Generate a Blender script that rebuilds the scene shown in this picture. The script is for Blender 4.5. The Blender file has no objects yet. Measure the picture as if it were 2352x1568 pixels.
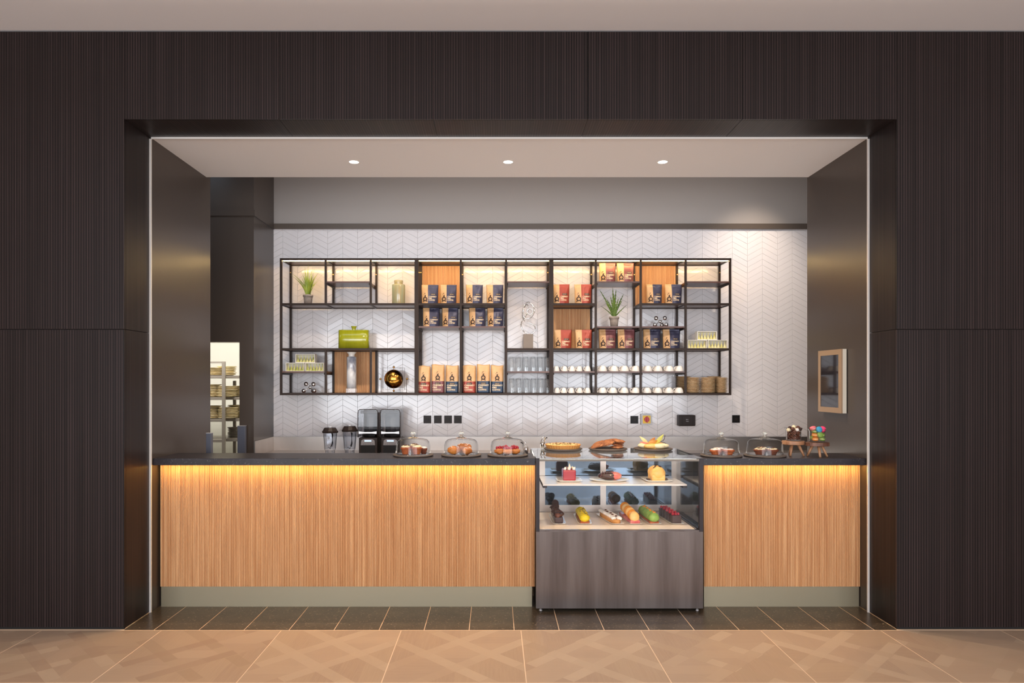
import bpy, bmesh, math, random
from mathutils import Vector, Matrix, noise
random.seed(7)
PI = math.pi
SC = bpy.context.scene
COL = SC.collection
# ---------------------------------------------------------------- camera, world, lights, exposure
F, VX, VY, H = 1580.0, 1137.0, 878.0, 1.6          # focal length in px, vanishing point in px, eye height in m
cam_d = bpy.data.cameras.new('camera'); cam = bpy.data.objects.new('camera', cam_d); COL.objects.link(cam)
cam.location = (0, 0, H); cam.rotation_euler = (PI/2, 0, 0)
cam_d.sensor_width = 36; cam_d.sensor_fit = 'HORIZONTAL'; cam_d.lens = F/2352*36
cam_d.shift_x = (1176-VX)/2352; cam_d.shift_y = (VY-784)/2352
cam_d.clip_start = .05; cam_d.clip_end = 100
SC.camera = cam
SC.view_settings.view_transform = 'Standard'; SC.view_settings.look = 'None'
SC.view_settings.gamma = 1; SC.view_settings.use_curve_mapping = False
SC.view_settings.exposure = 0.0
SC.cycles.transparent_max_bounces = 32
W = bpy.data.worlds.new('world'); SC.world = W; W.use_nodes = True
bg = W.node_tree.nodes['Background']; bg.inputs[0].default_value = (.72, .84, 1, 1); bg.inputs[1].default_value = 2.0

def lamp(name, kind, loc, power, col, rot=(0,0,0), size=None, size_y=None, spot=None, blend=.6, spread=None, radius=None):
    d = bpy.data.lights.new(name, kind); o = bpy.data.objects.new(name, d); COL.objects.link(o)
    o.location = loc; o.rotation_euler = rot; d.energy = power; d.color = col
    if size and kind == 'AREA':
        d.shape = 'RECTANGLE'; d.size = size; d.size_y = size_y or size
        if spread: d.spread = spread
    if kind == 'SPOT': d.spot_size = spot; d.spot_blend = blend
    if radius is not None: d.shadow_soft_size = radius
    return o
WARM = (1, .83, .66); SOFT = (1, .9, .8)
lamp('window_daylight', 'AREA', (0, -5.7, 1.9), 475, (.93, .96, 1), rot=(PI/2, 0, 0), size=12.4, size_y=3.0)
lamp('lobby_light', 'AREA', (-2.0, 1.2, 3.82), 12, SOFT, size=2.6, size_y=1.2)
lamp('lobby_light', 'AREA', (2.2, 1.2, 3.82), 12, SOFT, size=2.6, size_y=1.2)
lamp('lobby_fill', 'POINT', (-2.6, -2.0, 1.3), 165, (.97, .97, 1), radius=1.1)  # added soft fill behind the camera to lift the ceilings, no real fixture
lamp('lobby_fill', 'POINT', (2.8, -2.0, 1.3), 165, (.97, .97, 1), radius=1.1)  # matching added fill on the right, likewise no fixture
lamp('bar_light', 'AREA', (.7, 6.0, 3.93), 16, SOFT, size=4.6, size_y=.4)
lamp('bar_upfill', 'AREA', (.3, 5.85, 1.0), 14, SOFT, rot=(PI, 0, 0), size=4.4, size_y=.5)  # added upward fill hidden behind the counter, brightens the niche ceiling
lamp('wallwash', 'SPOT', (2.6, 6.2, 3.95), 95, WARM, rot=(math.radians(26), 0, 0), spot=math.radians(64), blend=1, radius=.05)
lamp('store_light', 'AREA', (-3.2, 6.95, 2.72), 62, (1, .97, .92), rot=(math.radians(38), 0, 0), size=1.2, size_y=.9)

# ---------------------------------------------------------------- helpers
def wx(px, Y): return (px-VX)*Y/F
def wz(py, Y): return H-(py-VY)*Y/F
def lin(c): return tuple(((v/255)/12.92 if v/255 <= .04045 else ((v/255+.055)/1.055)**2.4) for v in c)+(1,)

class MB:
    def __init__(s): s.bm = bmesh.new()
    def _mi(s, faces, mi, smooth=False):
        for f in faces: f.material_index = mi; f.smooth = smooth
    def box(s, x0, x1, y0, y1, z0, z1, mi=0, bev=0):
        vs = [s.bm.verts.new(p) for p in ((x0,y0,z0),(x1,y0,z0),(x1,y1,z0),(x0,y1,z0),(x0,y0,z1),(x1,y0,z1),(x1,y1,z1),(x0,y1,z1))]
        fs = [s.bm.faces.new([vs[i] for i in q]) for q in ((0,3,2,1),(4,5,6,7),(0,1,5,4),(1,2,6,5),(2,3,7,6),(3,0,4,7))]
        s._mi(fs, mi)
        if bev:
            es = list({e for f in fs for e in f.edges})
            r = bmesh.ops.bevel(s.bm, geom=es, offset=bev, segments=2, affect='EDGES', profile=.6)
            s._mi(r['faces'], mi)
        return s
    def prism(s, pts, y0, y1, mi=0):                # outline in (x, z), thickness along y
        a = [s.bm.verts.new((x, y0, z)) for x, z in pts]; b = [s.bm.verts.new((x, y1, z)) for x, z in pts]
        n = len(pts); fs = [s.bm.faces.new(a), s.bm.faces.new(b[::-1])]
        fs += [s.bm.faces.new((a[(i+1)%n], a[i], b[i], b[(i+1)%n])) for i in range(n)]
        s._mi(fs, mi); return s
    def slab(s, pts, z0, z1, mi=0, smooth=False):   # outline in (x, y), thickness along z
        a = [s.bm.verts.new((x, y, z0)) for x, y in pts]; b = [s.bm.verts.new((x, y, z1)) for x, y in pts]
        n = len(pts); fs = [s.bm.faces.new(a[::-1]), s.bm.faces.new(b)]; s._mi(fs, mi)
        s._mi([s.bm.faces.new((a[i], a[(i+1)%n], b[(i+1)%n], b[i])) for i in range(n)], mi, smooth); return s
    def lathe(s, prof, n=32, c=(0,0,0), mi=0, sx=1, sy=1, closed=False, smooth=True):
        rings = []
        for r, z in prof:
            if r < 1e-6: rings.append([s.bm.verts.new((c[0], c[1], c[2]+z))])
            else: rings.append([s.bm.verts.new((c[0]+r*sx*math.cos(2*PI*k/n), c[1]+r*sy*math.sin(2*PI*k/n), c[2]+z)) for k in range(n)])
        fs = []
        prs = list(zip(rings, rings[1:]))+([(rings[-1], rings[0])] if closed else [])
        for A, B in prs:
            for k in range(n):
                k2 = (k+1)%n
                if len(A) == 1 and len(B) == 1: continue
                if len(A) == 1: fs.append(s.bm.faces.new((A[0], B[k2], B[k])))
                elif len(B) == 1: fs.append(s.bm.faces.new((A[k], A[k2], B[0])))
                else: fs.append(s.bm.faces.new((A[k], A[k2], B[k2], B[k])))
        s._mi(fs, mi, smooth); return s
    def tube(s, pts, r, n=8, mi=0, closed=False, smooth=True):
        P = [Vector(p) for p in pts]; m = len(P); rings = []
        rr = r if isinstance(r, (list, tuple)) else [r]*m
        up = Vector((0, 0, 1))
        for i, p in enumerate(P):
            if closed: t = P[(i+1)%m]-P[i-1]
            else: t = P[min(i+1, m-1)]-P[max(i-1, 0)]
            t.normalize()
            a = t.cross(up)
            if a.length < .05: a = t.cross(Vector((0, 1, 0)))
            a.normalize(); b = t.cross(a)
            rings.append([s.bm.verts.new(p+a*rr[i]*math.cos(2*PI*k/n)+b*rr[i]*math.sin(2*PI*k/n)) for k in range(n)])
        fs = []
        for i in range(m if closed else m-1):
            A, B = rings[i], rings[(i+1)%m]
            for k in range(n): fs.append(s.bm.faces.new((A[k], A[(k+1)%n], B[(k+1)%n], B[k])))
        s._mi(fs, mi, smooth)
        if not closed: s._mi([s.bm.faces.new(rings[0]), s.bm.faces.new(rings[-1][::-1])], mi)
        return s
    def blob(s, c, r, sc=(1,1,1), amp=0, freq=8, mi=0, sub=2, seed=0, rot=None):
        m = Matrix.Translation(c)
        if rot: m = m @ Matrix.Rotation(rot[0], 4, 'X') @ Matrix.Rotation(rot[1], 4, 'Y') @ Matrix.Rotation(rot[2] if len(rot) > 2 else 0, 4, 'Z')
        g = bmesh.ops.create_icosphere(s.bm, subdivisions=sub, radius=r)
        for v in g['verts']:
            k = 1+amp*noise.noise(v.co/r*freq*.25+Vector((seed*7.1, seed*3.3, seed)))
            v.co = m @ Vector((v.co.x*sc[0]*k, v.co.y*sc[1]*k, v.co.z*sc[2]*k))
        s._mi({f for v in g['verts'] for f in v.link_faces}, mi, True); return s
    def build(s, name, mats, parent=None, loc=None, rotz=0, fix=True):
        if fix: bmesh.ops.recalc_face_normals(s.bm, faces=s.bm.faces)
        me = bpy.data.meshes.new(name); s.bm.to_mesh(me); s.bm.free()
        for m in (mats if isinstance(mats, (list, tuple)) else [mats]): me.materials.append(m)
        return link(name, me, parent, loc, rotz)

def link(name, me, parent=None, loc=None, rotz=0):
    o = bpy.data.objects.new(name, me); COL.objects.link(o)
    if parent: o.parent = parent
    if loc: o.location = loc
    if rotz: o.rotation_euler = (0, 0, rotz)
    return o
def tag(o, label=None, cat=None, group=None, kind=None):
    if label: o['label'] = label
    if cat: o['category'] = cat
    if group: o['group'] = group
    if kind: o['kind'] = kind
    return o
def root(name, loc, label, cat, group=None, rotz=0):
    o = bpy.data.objects.new(name, None); COL.objects.link(o); o.location = loc; o.rotation_euler = (0, 0, rotz)
    o.empty_display_size = .05
    return tag(o, label, cat, group)
def kids(o): return [c for c in bpy.data.objects if c.parent == o]
def dup(r, loc, label, group=None, rotz=None, scale=None, kd=None):
    n = r.copy(); COL.objects.link(n); n.location = loc; n['label'] = label
    if group: n['group'] = group
    if rotz is not None: n.rotation_euler = (0, 0, rotz)
    if scale: n.scale = scale
    for c in (kd if kd is not None else kids(r)):
        d = c.copy(); COL.objects.link(d); d.parent = n
        if c.children:
            for g in c.children: e = g.copy(); COL.objects.link(e); e.parent = d
    return n
ORD = ['first','second','third','fourth','fifth','sixth','seventh','eighth','ninth','tenth','eleventh','twelfth','thirteenth','fourteenth','fifteenth']

# ---------------------------------------------------------------- materials
def nt(name):
    m = bpy.data.materials.new(name); m.use_nodes = True; t = m.node_tree
    return m, t, t.nodes['Principled BSDF']
def coords(t, scale=(1,1,1), kind='Object', rnd=True):
    tc = t.nodes.new('ShaderNodeTexCoord'); mp = t.nodes.new('ShaderNodeMapping'); mp.inputs['Scale'].default_value = scale
    t.links.new(tc.outputs[kind], mp.inputs[0])
    if rnd:
        oi = t.nodes.new('ShaderNodeObjectInfo'); mu = t.nodes.new('ShaderNodeVectorMath'); mu.operation = 'SCALE'; mu.inputs[0].default_value = (17, 31, 11)
        t.links.new(oi.outputs['Random'], mu.inputs['Scale']); t.links.new(mu.outputs[0], mp.inputs['Location'])
    return mp.outputs[0]
def mixrgb(t, fac, a, b, mode='MIX'):
    n = t.nodes.new('ShaderNodeMix'); n.data_type = 'RGBA'; n.blend_type = mode
    for i, v in ((0, fac), (6, a), (7, b)):
        if hasattr(v, 'node'): t.links.new(v, n.inputs[i])
        else: n.inputs[i].default_value = v
    return n.outputs[2]
def nz(t, vec, scale, detail=3, rough=.55, ramp=None):
    n = t.nodes.new('ShaderNodeTexNoise'); n.inputs['Scale'].default_value = scale; n.inputs['Detail'].default_value = detail; n.inputs['Roughness'].default_value = rough
    t.links.new(vec, n.inputs['Vector']); out = n.outputs[0]
    if ramp:
        r = t.nodes.new('ShaderNodeMapRange'); r.inputs[1].default_value = ramp[0]; r.inputs[2].default_value = ramp[1]
        t.links.new(out, r.inputs[0]); out = r.outputs[0]
    return out
def math_(t, op, a, b=None, clamp=False):
    n = t.nodes.new('ShaderNodeMath'); n.operation = op; n.use_clamp = clamp
    for i, v in ((0, a), (1, b)):
        if v is None: continue
        if hasattr(v, 'node'): t.links.new(v, n.inputs[i])
        else: n.inputs[i].default_value = v
    return n.outputs[0]
def bump(t, b, h, strength, dist=.01):
    n = t.nodes.new('ShaderNodeBump'); n.inputs['Strength'].default_value = strength; n.inputs['Distance'].default_value = dist
    t.links.new(h, n.inputs['Height']); t.links.new(n.outputs[0], b.inputs['Normal'])
def M(name, col, rough=.5, metal=0, c2=None, nscale=6, stretch=(1,1,1), ramp=(.35,.65), bmp=0, bscale=40, bdist=.005, coat=0, spec=.5, sub=0):
    m, t, b = nt(name)
    b.inputs['Base Color'].default_value = lin(col); b.inputs['Roughness'].default_value = rough; b.inputs['Metallic'].default_value = metal
    b.inputs['Coat Weight'].default_value = coat; b.inputs['Coat Roughness'].default_value = .08; b.inputs['Specular IOR Level'].default_value = spec
    if sub: b.inputs['Subsurface Weight'].default_value = sub; b.inputs['Subsurface Radius'].default_value = (.01,.006,.004)
    if c2 or bmp: v = coords(t, stretch)
    if c2: t.links.new(mixrgb(t, nz(t, v, nscale, 4, .6, ramp), lin(col), lin(c2)), b.inputs['Base Color'])
    if bmp: bump(t, b, nz(t, v, bscale, 3), bmp, bdist)
    return m
def EM(name, col, s):
    m, t, b = nt(name); b.inputs['Base Color'].default_value = (0,0,0,1)
    b.inputs['Emission Color'].default_value = lin(col); b.inputs['Emission Strength'].default_value = s
    return m
def GLASS(name, tint=(1,1,1), edge=0.0, rough=0.0, ior=1.5, boost=1.0):
    m, t, b = nt(name); t.nodes.remove(b); out = t.nodes['Material Output']
    tr = t.nodes.new('ShaderNodeBsdfTransparent'); gl = t.nodes.new('ShaderNodeBsdfGlossy'); gl.inputs['Roughness'].default_value = rough
    fr = t.nodes.new('ShaderNodeFresnel'); fr.inputs['IOR'].default_value = ior
    # same reflectance whichever side of the thin sheet is seen
    geo = t.nodes.new('ShaderNodeNewGeometry')
    lw = t.nodes.new('ShaderNodeLayerWeight'); lw.inputs['Blend'].default_value = .5
    c = math_(t, 'SUBTRACT', 1.0, lw.outputs['Facing']); om = math_(t, 'SUBTRACT', 1.0, c, True)
    p5 = math_(t, 'POWER', om, 4.6)
    refl = math_(t, 'ADD', math_(t, 'MULTIPLY', p5, .94), .045*boost, True)
    if edge:
        e = math_(t, 'POWER', om, 3.0); ec = mixrgb(t, math_(t, 'MULTIPLY', e, edge, True), tint+(1,), (.12,.13,.14,1)); t.links.new(ec, tr.inputs[0])
    else: tr.inputs[0].default_value = tint+(1,)
    mx = t.nodes.new('ShaderNodeMixShader'); t.links.new(refl, mx.inputs[0]); t.links.new(tr.outputs[0], mx.inputs[1]); t.links.new(gl.outputs[0], mx.inputs[2])
    t.links.new(mx.outputs[0], out.inputs[0]); t.nodes.remove(fr); t.nodes.remove(geo)
    return m

def wood_reed(name, base, dark, light, pitch, axis=0):
    m, t, b = nt(name); v = coords(t, rnd=False)
    sp = t.nodes.new('ShaderNodeSeparateXYZ'); t.links.new(v, sp.inputs[0])
    idx = math_(t, 'FLOOR', math_(t, 'DIVIDE', sp.outputs[axis], pitch))
    wn = t.nodes.new('ShaderNodeTexWhiteNoise'); wn.noise_dimensions = '1D'; t.links.new(idx, wn.inputs['W'])
    st = coords(t, (170, 60, 1.1), rnd=False); n1 = nz(t, st, 1, 3, .6, (.3, .72))
    st2 = coords(t, (60, 60, 3), rnd=False); n2 = nz(t, st2, 1, 2, .5, (.35, .7))
    c = mixrgb(t, math_(t, 'MULTIPLY', wn.outputs[0], .75), lin(base), lin(light)); c = mixrgb(t, math_(t, 'MULTIPLY', n1, .62), c, lin(dark)); c = mixrgb(t, math_(t, 'MULTIPLY', n2, .35), c, lin(dark))
    t.links.new(c, b.inputs['Base Color']); b.inputs['Roughness'].default_value = .42; b.inputs['Specular IOR Level'].default_value = .35
    return m
REED = wood_reed('bamboo_reed', (214,162,112), (166,106,64), (240,196,146), .0121)

def panel_mat(name, ax):          # dark brown veneer with fine vertical grooves
    m, t, b = nt(name)
    sc = {'x': (150, 8, .8), 'y': (8, 150, .8), 'yt': (150, .8, 8)}[ax]
    co = coords(t, rnd=True); sp = t.nodes.new('ShaderNodeSeparateXYZ'); t.links.new(co, sp.inputs[0])
    wn = t.nodes.new('ShaderNodeTexWhiteNoise'); wn.noise_dimensions = '1D'
    t.links.new(math_(t, 'FLOOR', math_(t, 'MULTIPLY', sp.outputs[{'x':0,'y':1,'yt':0}[ax]], 120)), wn.inputs['W'])
    v = coords(t, sc); n0 = nz(t, v, 1, 2, .5, (.35, .7)); fr = math_(t, 'FRACT', math_(t, 'MULTIPLY', sp.outputs[{'x':0,'y':1,'yt':0}[ax]], 60)); ln = math_(t, 'LESS_THAN', fr, .34)
    n = math_(t, 'MULTIPLY', math_(t, 'ADD', math_(t, 'MULTIPLY', ln, math_(t, 'ADD', math_(t, 'MULTIPLY', wn.outputs[0], .7), .3)), math_(t, 'MULTIPLY', n0, .3)), .8)
    v2 = coords(t, (1.3,1.3,1.3)); n2 = nz(t, v2, 1, 3, .5, (.3, .7))
    c = mixrgb(t, n, lin((21,15,14)), lin((66,53,52))); c = mixrgb(t, math_(t, 'MULTIPLY', n2, .35), c, lin((28,19,16)))
    t.links.new(c, b.inputs['Base Color']); b.inputs['Roughness'].default_value = .4; b.inputs['Specular IOR Level'].default_value = .22
    bump(t, b, n, .35, .002); return m
PANX, PANY, PANT = panel_mat('dark_reeded_veneer', 'x'), panel_mat('dark_reeded_veneer_side', 'y'), panel_mat('dark_reeded_veneer_top', 'yt')

def parquet_mat():                # wood-look tile print: woven diagonal bands, from the tile's own UV
    m, t, b = nt('parquet_print'); tc = t.nodes.new('ShaderNodeTexCoord'); sp = t.nodes.new('ShaderNodeSeparateXYZ'); t.links.new(tc.outputs['UV'], sp.inputs[0])
    x, y = sp.outputs[0], sp.outputs[1]
    u = math_(t, 'ADD', x, y); w = math_(t, 'SUBTRACT', x, y)
    def band(src, c, hw): return math_(t, 'LESS_THAN', math_(t, 'ABSOLUTE', math_(t, 'SUBTRACT', src, c)), hw)
    def wnoise(src, k, off):
        n = t.nodes.new('ShaderNodeTexWhiteNoise'); n.noise_dimensions = '2D'
        cb = t.nodes.new('ShaderNodeCombineXYZ'); t.links.new(math_(t, 'ADD', math_(t, 'FLOOR', math_(t, 'MULTIPLY', src, k)), off), cb.inputs[0])
        oi = t.nodes.new('ShaderNodeObjectInfo'); t.links.new(oi.outputs['Random'], cb.inputs[1]); t.links.new(cb.outputs[0], n.inputs['Vector']); return n.outputs[0]
    b1 = math_(t, 'MAXIMUM', band(w, .25, .07), band(w, -.25, .07)); b2 = math_(t, 'MAXIMUM', band(u, .75, .07), band(u, 1.25, .07))
    hv = nz(t, coords(t, (3, 60, 1), 'UV'), 1.5, 4, .6, (.3,.7)); vv = nz(t, coords(t, (60, 3, 1), 'UV'), 1.5, 4, .6, (.3,.7))
    base = mixrgb(t, wnoise(y, 7, 0), lin((172,147,126)), lin((181,156,133)))
    base = mixrgb(t, math_(t, 'MULTIPLY', hv, .25), base, lin((188,165,142)))
    side = math_(t, 'GREATER_THAN', math_(t, 'ABSOLUTE', w), .32); cen = math_(t, 'LESS_THAN', math_(t, 'ABSOLUTE', math_(t, 'SUBTRACT', u, 1)), .68)
    sd = mixrgb(t, math_(t, 'MULTIPLY', vv, .35), mixrgb(t, wnoise(x, 6, 5), lin((167,141,120)), lin((176,151,127))), lin((186,163,140)))
    base = mixrgb(t, math_(t, 'MULTIPLY', side, cen), base, sd)
    k1 = mixrgb(t, wnoise(u, 3, 9), lin((163,136,115)), lin((192,169,145))); k2 = mixrgb(t, wnoise(w, 3, 13), lin((165,140,117)), lin((192,169,145)))
    base = mixrgb(t, math_(t, 'MULTIPLY', b2, .8), base, k2); base = mixrgb(t, math_(t, 'MULTIPLY', b1, .8), base, k1)
    t.links.new(base, b.inputs['Base Color']); b.inputs['Roughness'].default_value = .38; b.inputs['Specular IOR Level'].default_value = .4
    return m
PARQ = parquet_mat()
def granite(name, a, c, rough, fl=(150,138,124), thr=(.66,.72)):
    m, t, b = nt(name); v = coords(t)
    base = mixrgb(t, nz(t, v, 7, 4, .6, (.3,.7)), lin(a), lin(c)); base = mixrgb(t, nz(t, v, 70, 3, .75, thr), base, lin(fl))
    t.links.new(base, b.inputs['Base Color']); b.inputs['Roughness'].default_value = rough; b.inputs['Specular IOR Level'].default_value = .3; return m
DTILE = granite('dark_stone_tile', (64,55,46), (84,74,62), .3, (150,134,112), (.60,.67)); STONE = granite('dark_worktop_stone', (42,38,42), (56,51,54), .33, (112,106,108), (.62,.70))
GROUT = M('pale_grout', (226,198,168), .8); TGROUT = M('grey_grout', (196,188,184), .85); BLACKGAP = M('shadow_gap_black', (12,10,10), .8)
WHITEC = M('ceiling_paint', (240,236,236), .9); WHITEL = M('lobby_ceiling_paint', (238,236,238), .9)
TAUPE = M('taupe_lacquer_wall', (70,60,53), .3, bmp=.02, bscale=9, bdist=.02); BULK = M('grey_beige_paint', (158,150,144), .8)
TRIMW = M('pale_metal_trim', (238,232,226), .35, .2); TRIMB = M('brown_metal_trim', (86,74,64), .4, .1)
TILE = M('glazed_white_tile', (228,222,221), .13, coat=.3, bmp=.05, bscale=9, bdist=.01)
TILE.node_tree.nodes['Principled BSDF'].inputs['Specular IOR Level'].default_value = .55
CREAM = M('cream_wall', (240,238,228), .8)
FRAME = M('dark_bronze_frame', (46,33,25), .42, .2, spec=.25); BOARD = M('walnut_board', (96,62,50), .3, c2=(74,46,38), nscale=1.5, stretch=(2,30,30))
BOLT = M('brass_bolt', (190,150,90), .3, 1)
STEEL = M('brushed_steel', (196,188,182), .36, 1, c2=(184,174,166), nscale=.8, stretch=(3,3,1)); KICK = M('satin_kickplate', (156,146,122), .42, .5)
DSTEEL = M('dark_brushed_steel', (112,102,98), .3, 1, c2=(90,80,76), nscale=1, stretch=(9,9,.6), bmp=.03, bscale=2, bdist=.02); DFRAME = M('dark_case_frame', (52,46,48), .4, .3, spec=.3)
CHROME = M('chrome', (228,226,224), .12, 1); BRONZE = M('bronze_block', (112,98,86), .4, .7)
BLACKP = M('black_plastic', (24,20,18), .4, spec=.2); DKBRN = M('dark_brown_plastic', (42,32,28), .4, spec=.2); SILVER = M('silver_plastic', (205,200,200), .3, .6)
CLEAR = GLASS('clear_glass', (.99,.99,.99), boost=.22); CLEAR2 = GLASS('dome_glass', (.98,.985,.99), .5, boost=.6); TUMB = GLASS('tumbler_glass', (.985,.99,.99), .22, boost=1.0)
JUG = GLASS('smoky_jug_plastic', (.92,.93,.95), .6, boost=1.1); MIRROR = M('mirror_glass', (96,112,128), .05, .95); TOPG = GLASS('case_top_glass', (.9,.93,.93), boost=1.6)
CERAM = M('white_ceramic', (236,228,218), .2, coat=.3); CLAY = M('beige_stoneware', (205,176,136), .4, c2=(178,142,100), nscale=30)
CLAYW = M('pale_stoneware', (226,210,170), .45, c2=(200,176,120), nscale=14); GREYC = M('grey_stoneware', (150,140,125), .5)
KRAFT = M('kraft_paper', (214,170,120), .42, c2=(200,154,104), nscale=10, bmp=.25, bscale=14, bdist=.01)
NAVY = M('navy_foil', (62,62,84), .36, .25, bmp=.3, bscale=14, bdist=.01); RED = M('red_foil', (158,66,50), .38, .2, bmp=.3, bscale=14, bdist=.01); MAROON = M('maroon_foil', (122,72,74), .38, .2, bmp=.3, bscale=14, bdist=.01)
TEAL = M('ink_blue_foil', (44,60,82), .38, .2, bmp=.2, bscale=14, bdist=.01)
INK = M('brown_ink', (66,42,26), .6); LETTER = M('cream_ink', (240,214,176), .55); TAGM = M('dark_label_ink', (66,50,44), .6)
LED = EM('led_warm', (255,212,140), 62); LEDC = EM('counter_led', (255,204,104), 62); DOWN = EM('downlight_lens', (255,250,240), 14); LEDW = EM('case_led', (255,236,214), 24)
SCREEN = EM('blender_display', (190,215,255), 1.6)
LEAF1 = M('grass_green', (178,190,78), .5, c2=(120,146,48), nscale=9); LEAF2 = M('fern_green', (104,126,46), .5, c2=(66,90,34), nscale=14)
POTM = M('grey_fibre_pot', (166,152,140), .8, c2=(140,128,118), nscale=20)
CELA = M('celadon_glaze', (150,162,134), .14, c2=(172,150,104), nscale=3, stretch=(6,6,.8), coat=.5); LIME = M('lime_crackle_glaze', (166,164,34), .12, c2=(148,150,26), nscale=4, stretch=(5,5,1), coat=.8, bmp=.15, bscale=18, bdist=.004)
MARB = M('white_marble_glass', (238,236,234), .1, c2=(138,140,152), nscale=3.2, stretch=(2,2,1), ramp=(.46,.62), coat=.5)
GOLD = M('gold_globe', (216,160,72), .2, 1, c2=(54,32,12), nscale=13, ramp=(.46,.54)); GOLDB = M('gold_ball', (210,160,90), .2, 1)
BOXW = M('white_card', (240,234,222), .6); TEAY = M('yellow_tea_sachet', (226,214,110), .5, c2=(242,234,190), nscale=30); TEAG = M('green_tea_sachet', (176,186,70), .5, c2=(238,228,170), nscale=26)
CHOC = M('dark_chocolate', (62,34,26), .3, bmp=.1, bscale=60); CHOCM = M('milk_chocolate', (112,62,40), .4, c2=(78,40,26), nscale=30)
SPONGE = M('orange_sponge', (190,98,44), .75, c2=(150,70,30), nscale=30, bmp=.4, bscale=60); BROWNS = M('brown_sponge', (132,66,36), .75, c2=(96,46,26), nscale=30, bmp=.4, bscale=60)
CREAMF = M('cream_icing', (246,228,184), .45, sub=.1); WICE = M('white_icing', (248,238,224), .5); REDV = M('red_glaze', (170,26,40), .2, coat=.4); REDM = M('pink_red_glaze', (206,60,60), .25, c2=(238,150,130), nscale=10)
PEACH = M('apricot_mousse', (244,178,84), .4, c2=(250,200,120), nscale=8); YEL = M('yellow_icing', (240,206,20), .45); ORNG = M('orange_fruit', (244,150,40), .25, coat=.4); GREEN = M('green_icing', (118,160,60), .5, c2=(160,190,90), nscale=16, bmp=.4, bscale=30)
BERRY = M('raspberry', (176,28,48), .35, bmp=.6, bscale=160, bdist=.003); PAST = M('golden_pastry', (214,134,58), .45, c2=(176,96,38), nscale=14, bmp=.3, bscale=30); SUGAR = M('sugar_dusting', (246,226,206), .8)
TARTF = M('tart_custard', (246,214,140), .4, c2=(196,110,50), nscale=16, ramp=(.58,.66)); CRUST = M('tart_crust', (216,150,78), .7, bmp=.4, bscale=60); COOK = M('cookie_dough', (190,122,72), .75, c2=(128,72,42), nscale=34, bmp=.5, bscale=40)
SLATE = M('grey_slate_board', (96,84,76), .6, bmp=.3, bscale=60); PLATE = M('ivory_plate', (248,236,216), .22, coat=.3); CASEW = M('case_white_deck', (232,212,192), .35); CASEG = M('case_shelf', (226,214,204), .22, .2)
WALNUT = M('olive_wood', (188,138,100), .5, c2=(140,92,62), nscale=3, stretch=(3,14,3)); WALND = M('dark_olive_wood', (140,96,72), .5, c2=(88,52,38), nscale=4, stretch=(3,14,3))
BEIGEF = M('champagne_frame', (176,146,116), .4, .3); IVF = M('ivory_case', (226,218,200), .5); DOORC = M('blue_grey_panel', (84,86,98), .4)
GREYPL = M('grey_enclosure', (196,196,200), .5); YELP = M('yellow_plate', (240,196,50), .4); REDP = M('red_switch', (190,20,36), .35)
RACK = M('grey_rack_metal', (158,148,136), .45, .4); ALMOND = M('lobby_side_wall', (150,128,112), .7); MULL = M('window_mullion', (30,30,34), .5)

# ---------------------------------------------------------------- setting
XL, XR, ZT = -2.405, 2.605, 3.306
YP, YT = 4.46, 4.797
YB = 7.0
def pan(par, m, x0, x1, y0, y1, z0, z1): MB().box(x0,x1,y0,y1,z0,z1,0,.0015).build('panel', m, par)
wf = MB().box(-6.5,XL-.02,YP+.02,YT-.012,0,4.0).box(XR+.02,6.5,YP+.02,YT-.012,0,4.0).box(XL-.02,XR+.02,YP+.02,YT-.012,ZT+.02,4.0).build('wall_front', BLACKGAP)
tag(wf, kind='structure')
zs = 1.944
for a, b in ((-6.5,-5.4),(-5.397,-4.4),(-4.397,-3.41),(-3.407,XL)):
    pan(wf, PANX, a, b, YP, YP+.02, .014, zs-.0015); pan(wf, PANX, a, b, YP, YP+.02, zs+.0015, 3.874)
for a, b in ((XR,3.607),(3.61,4.6),(4.603,5.6),(5.603,6.5)):
    pan(wf, PANX, a, b, YP, YP+.02, .014, zs-.0015); pan(wf, PANX, a, b, YP, YP+.02, zs+.0015, 3.874)
for k in range(5):
    a = XL+k*(XR-XL)/5; pan(wf, PANX, a+.0008, a+(XR-XL)/5-.0008, YP, YP+.02, ZT, 3.874)
for x0, x1 in ((XL-.02, XL), (XR, XR+.02)):
    pan(wf, PANY, x0, x1, YP+.021, YT-.012, .004, zs-.0015); pan(wf, PANY, x0, x1, YP+.021, YT-.012, zs+.0015, ZT+.02)
for k in range(5):
    a = XL+k*(XR-XL)/5; pan(wf, PANT, a+.0008, a+(XR-XL)/5-.0008, YP+.021, YT-.012, ZT, ZT+.02)
tag(MB().box(XL-.03,XL+.012,YT-.012,YT,0,ZT).build('trim_1', TRIMW), kind='structure')
tag(MB().box(XR-.012,XR+.03,YT-.012,YT,0,ZT).build('trim_2', TRIMW), kind='structure')
tag(MB().box(XL,XR,YT-.012,YT,ZT-.012,ZT+.03).build('trim_3', TRIMW), kind='structure')
# niche side walls and ceiling
tag(MB().box(XL-.35,XL+.005,YT,5.80,0,4.1).build('wall_left', TAUPE), kind='structure')
tag(MB().box(XR,XR+.35,YT,5.74,0,4.1).build('wall_right', TAUPE), kind='structure')
tag(MB().box(XL+.005,XR,YT,5.72,ZT,ZT+.12).build('ceiling', WHITEC), kind='structure')
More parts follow.
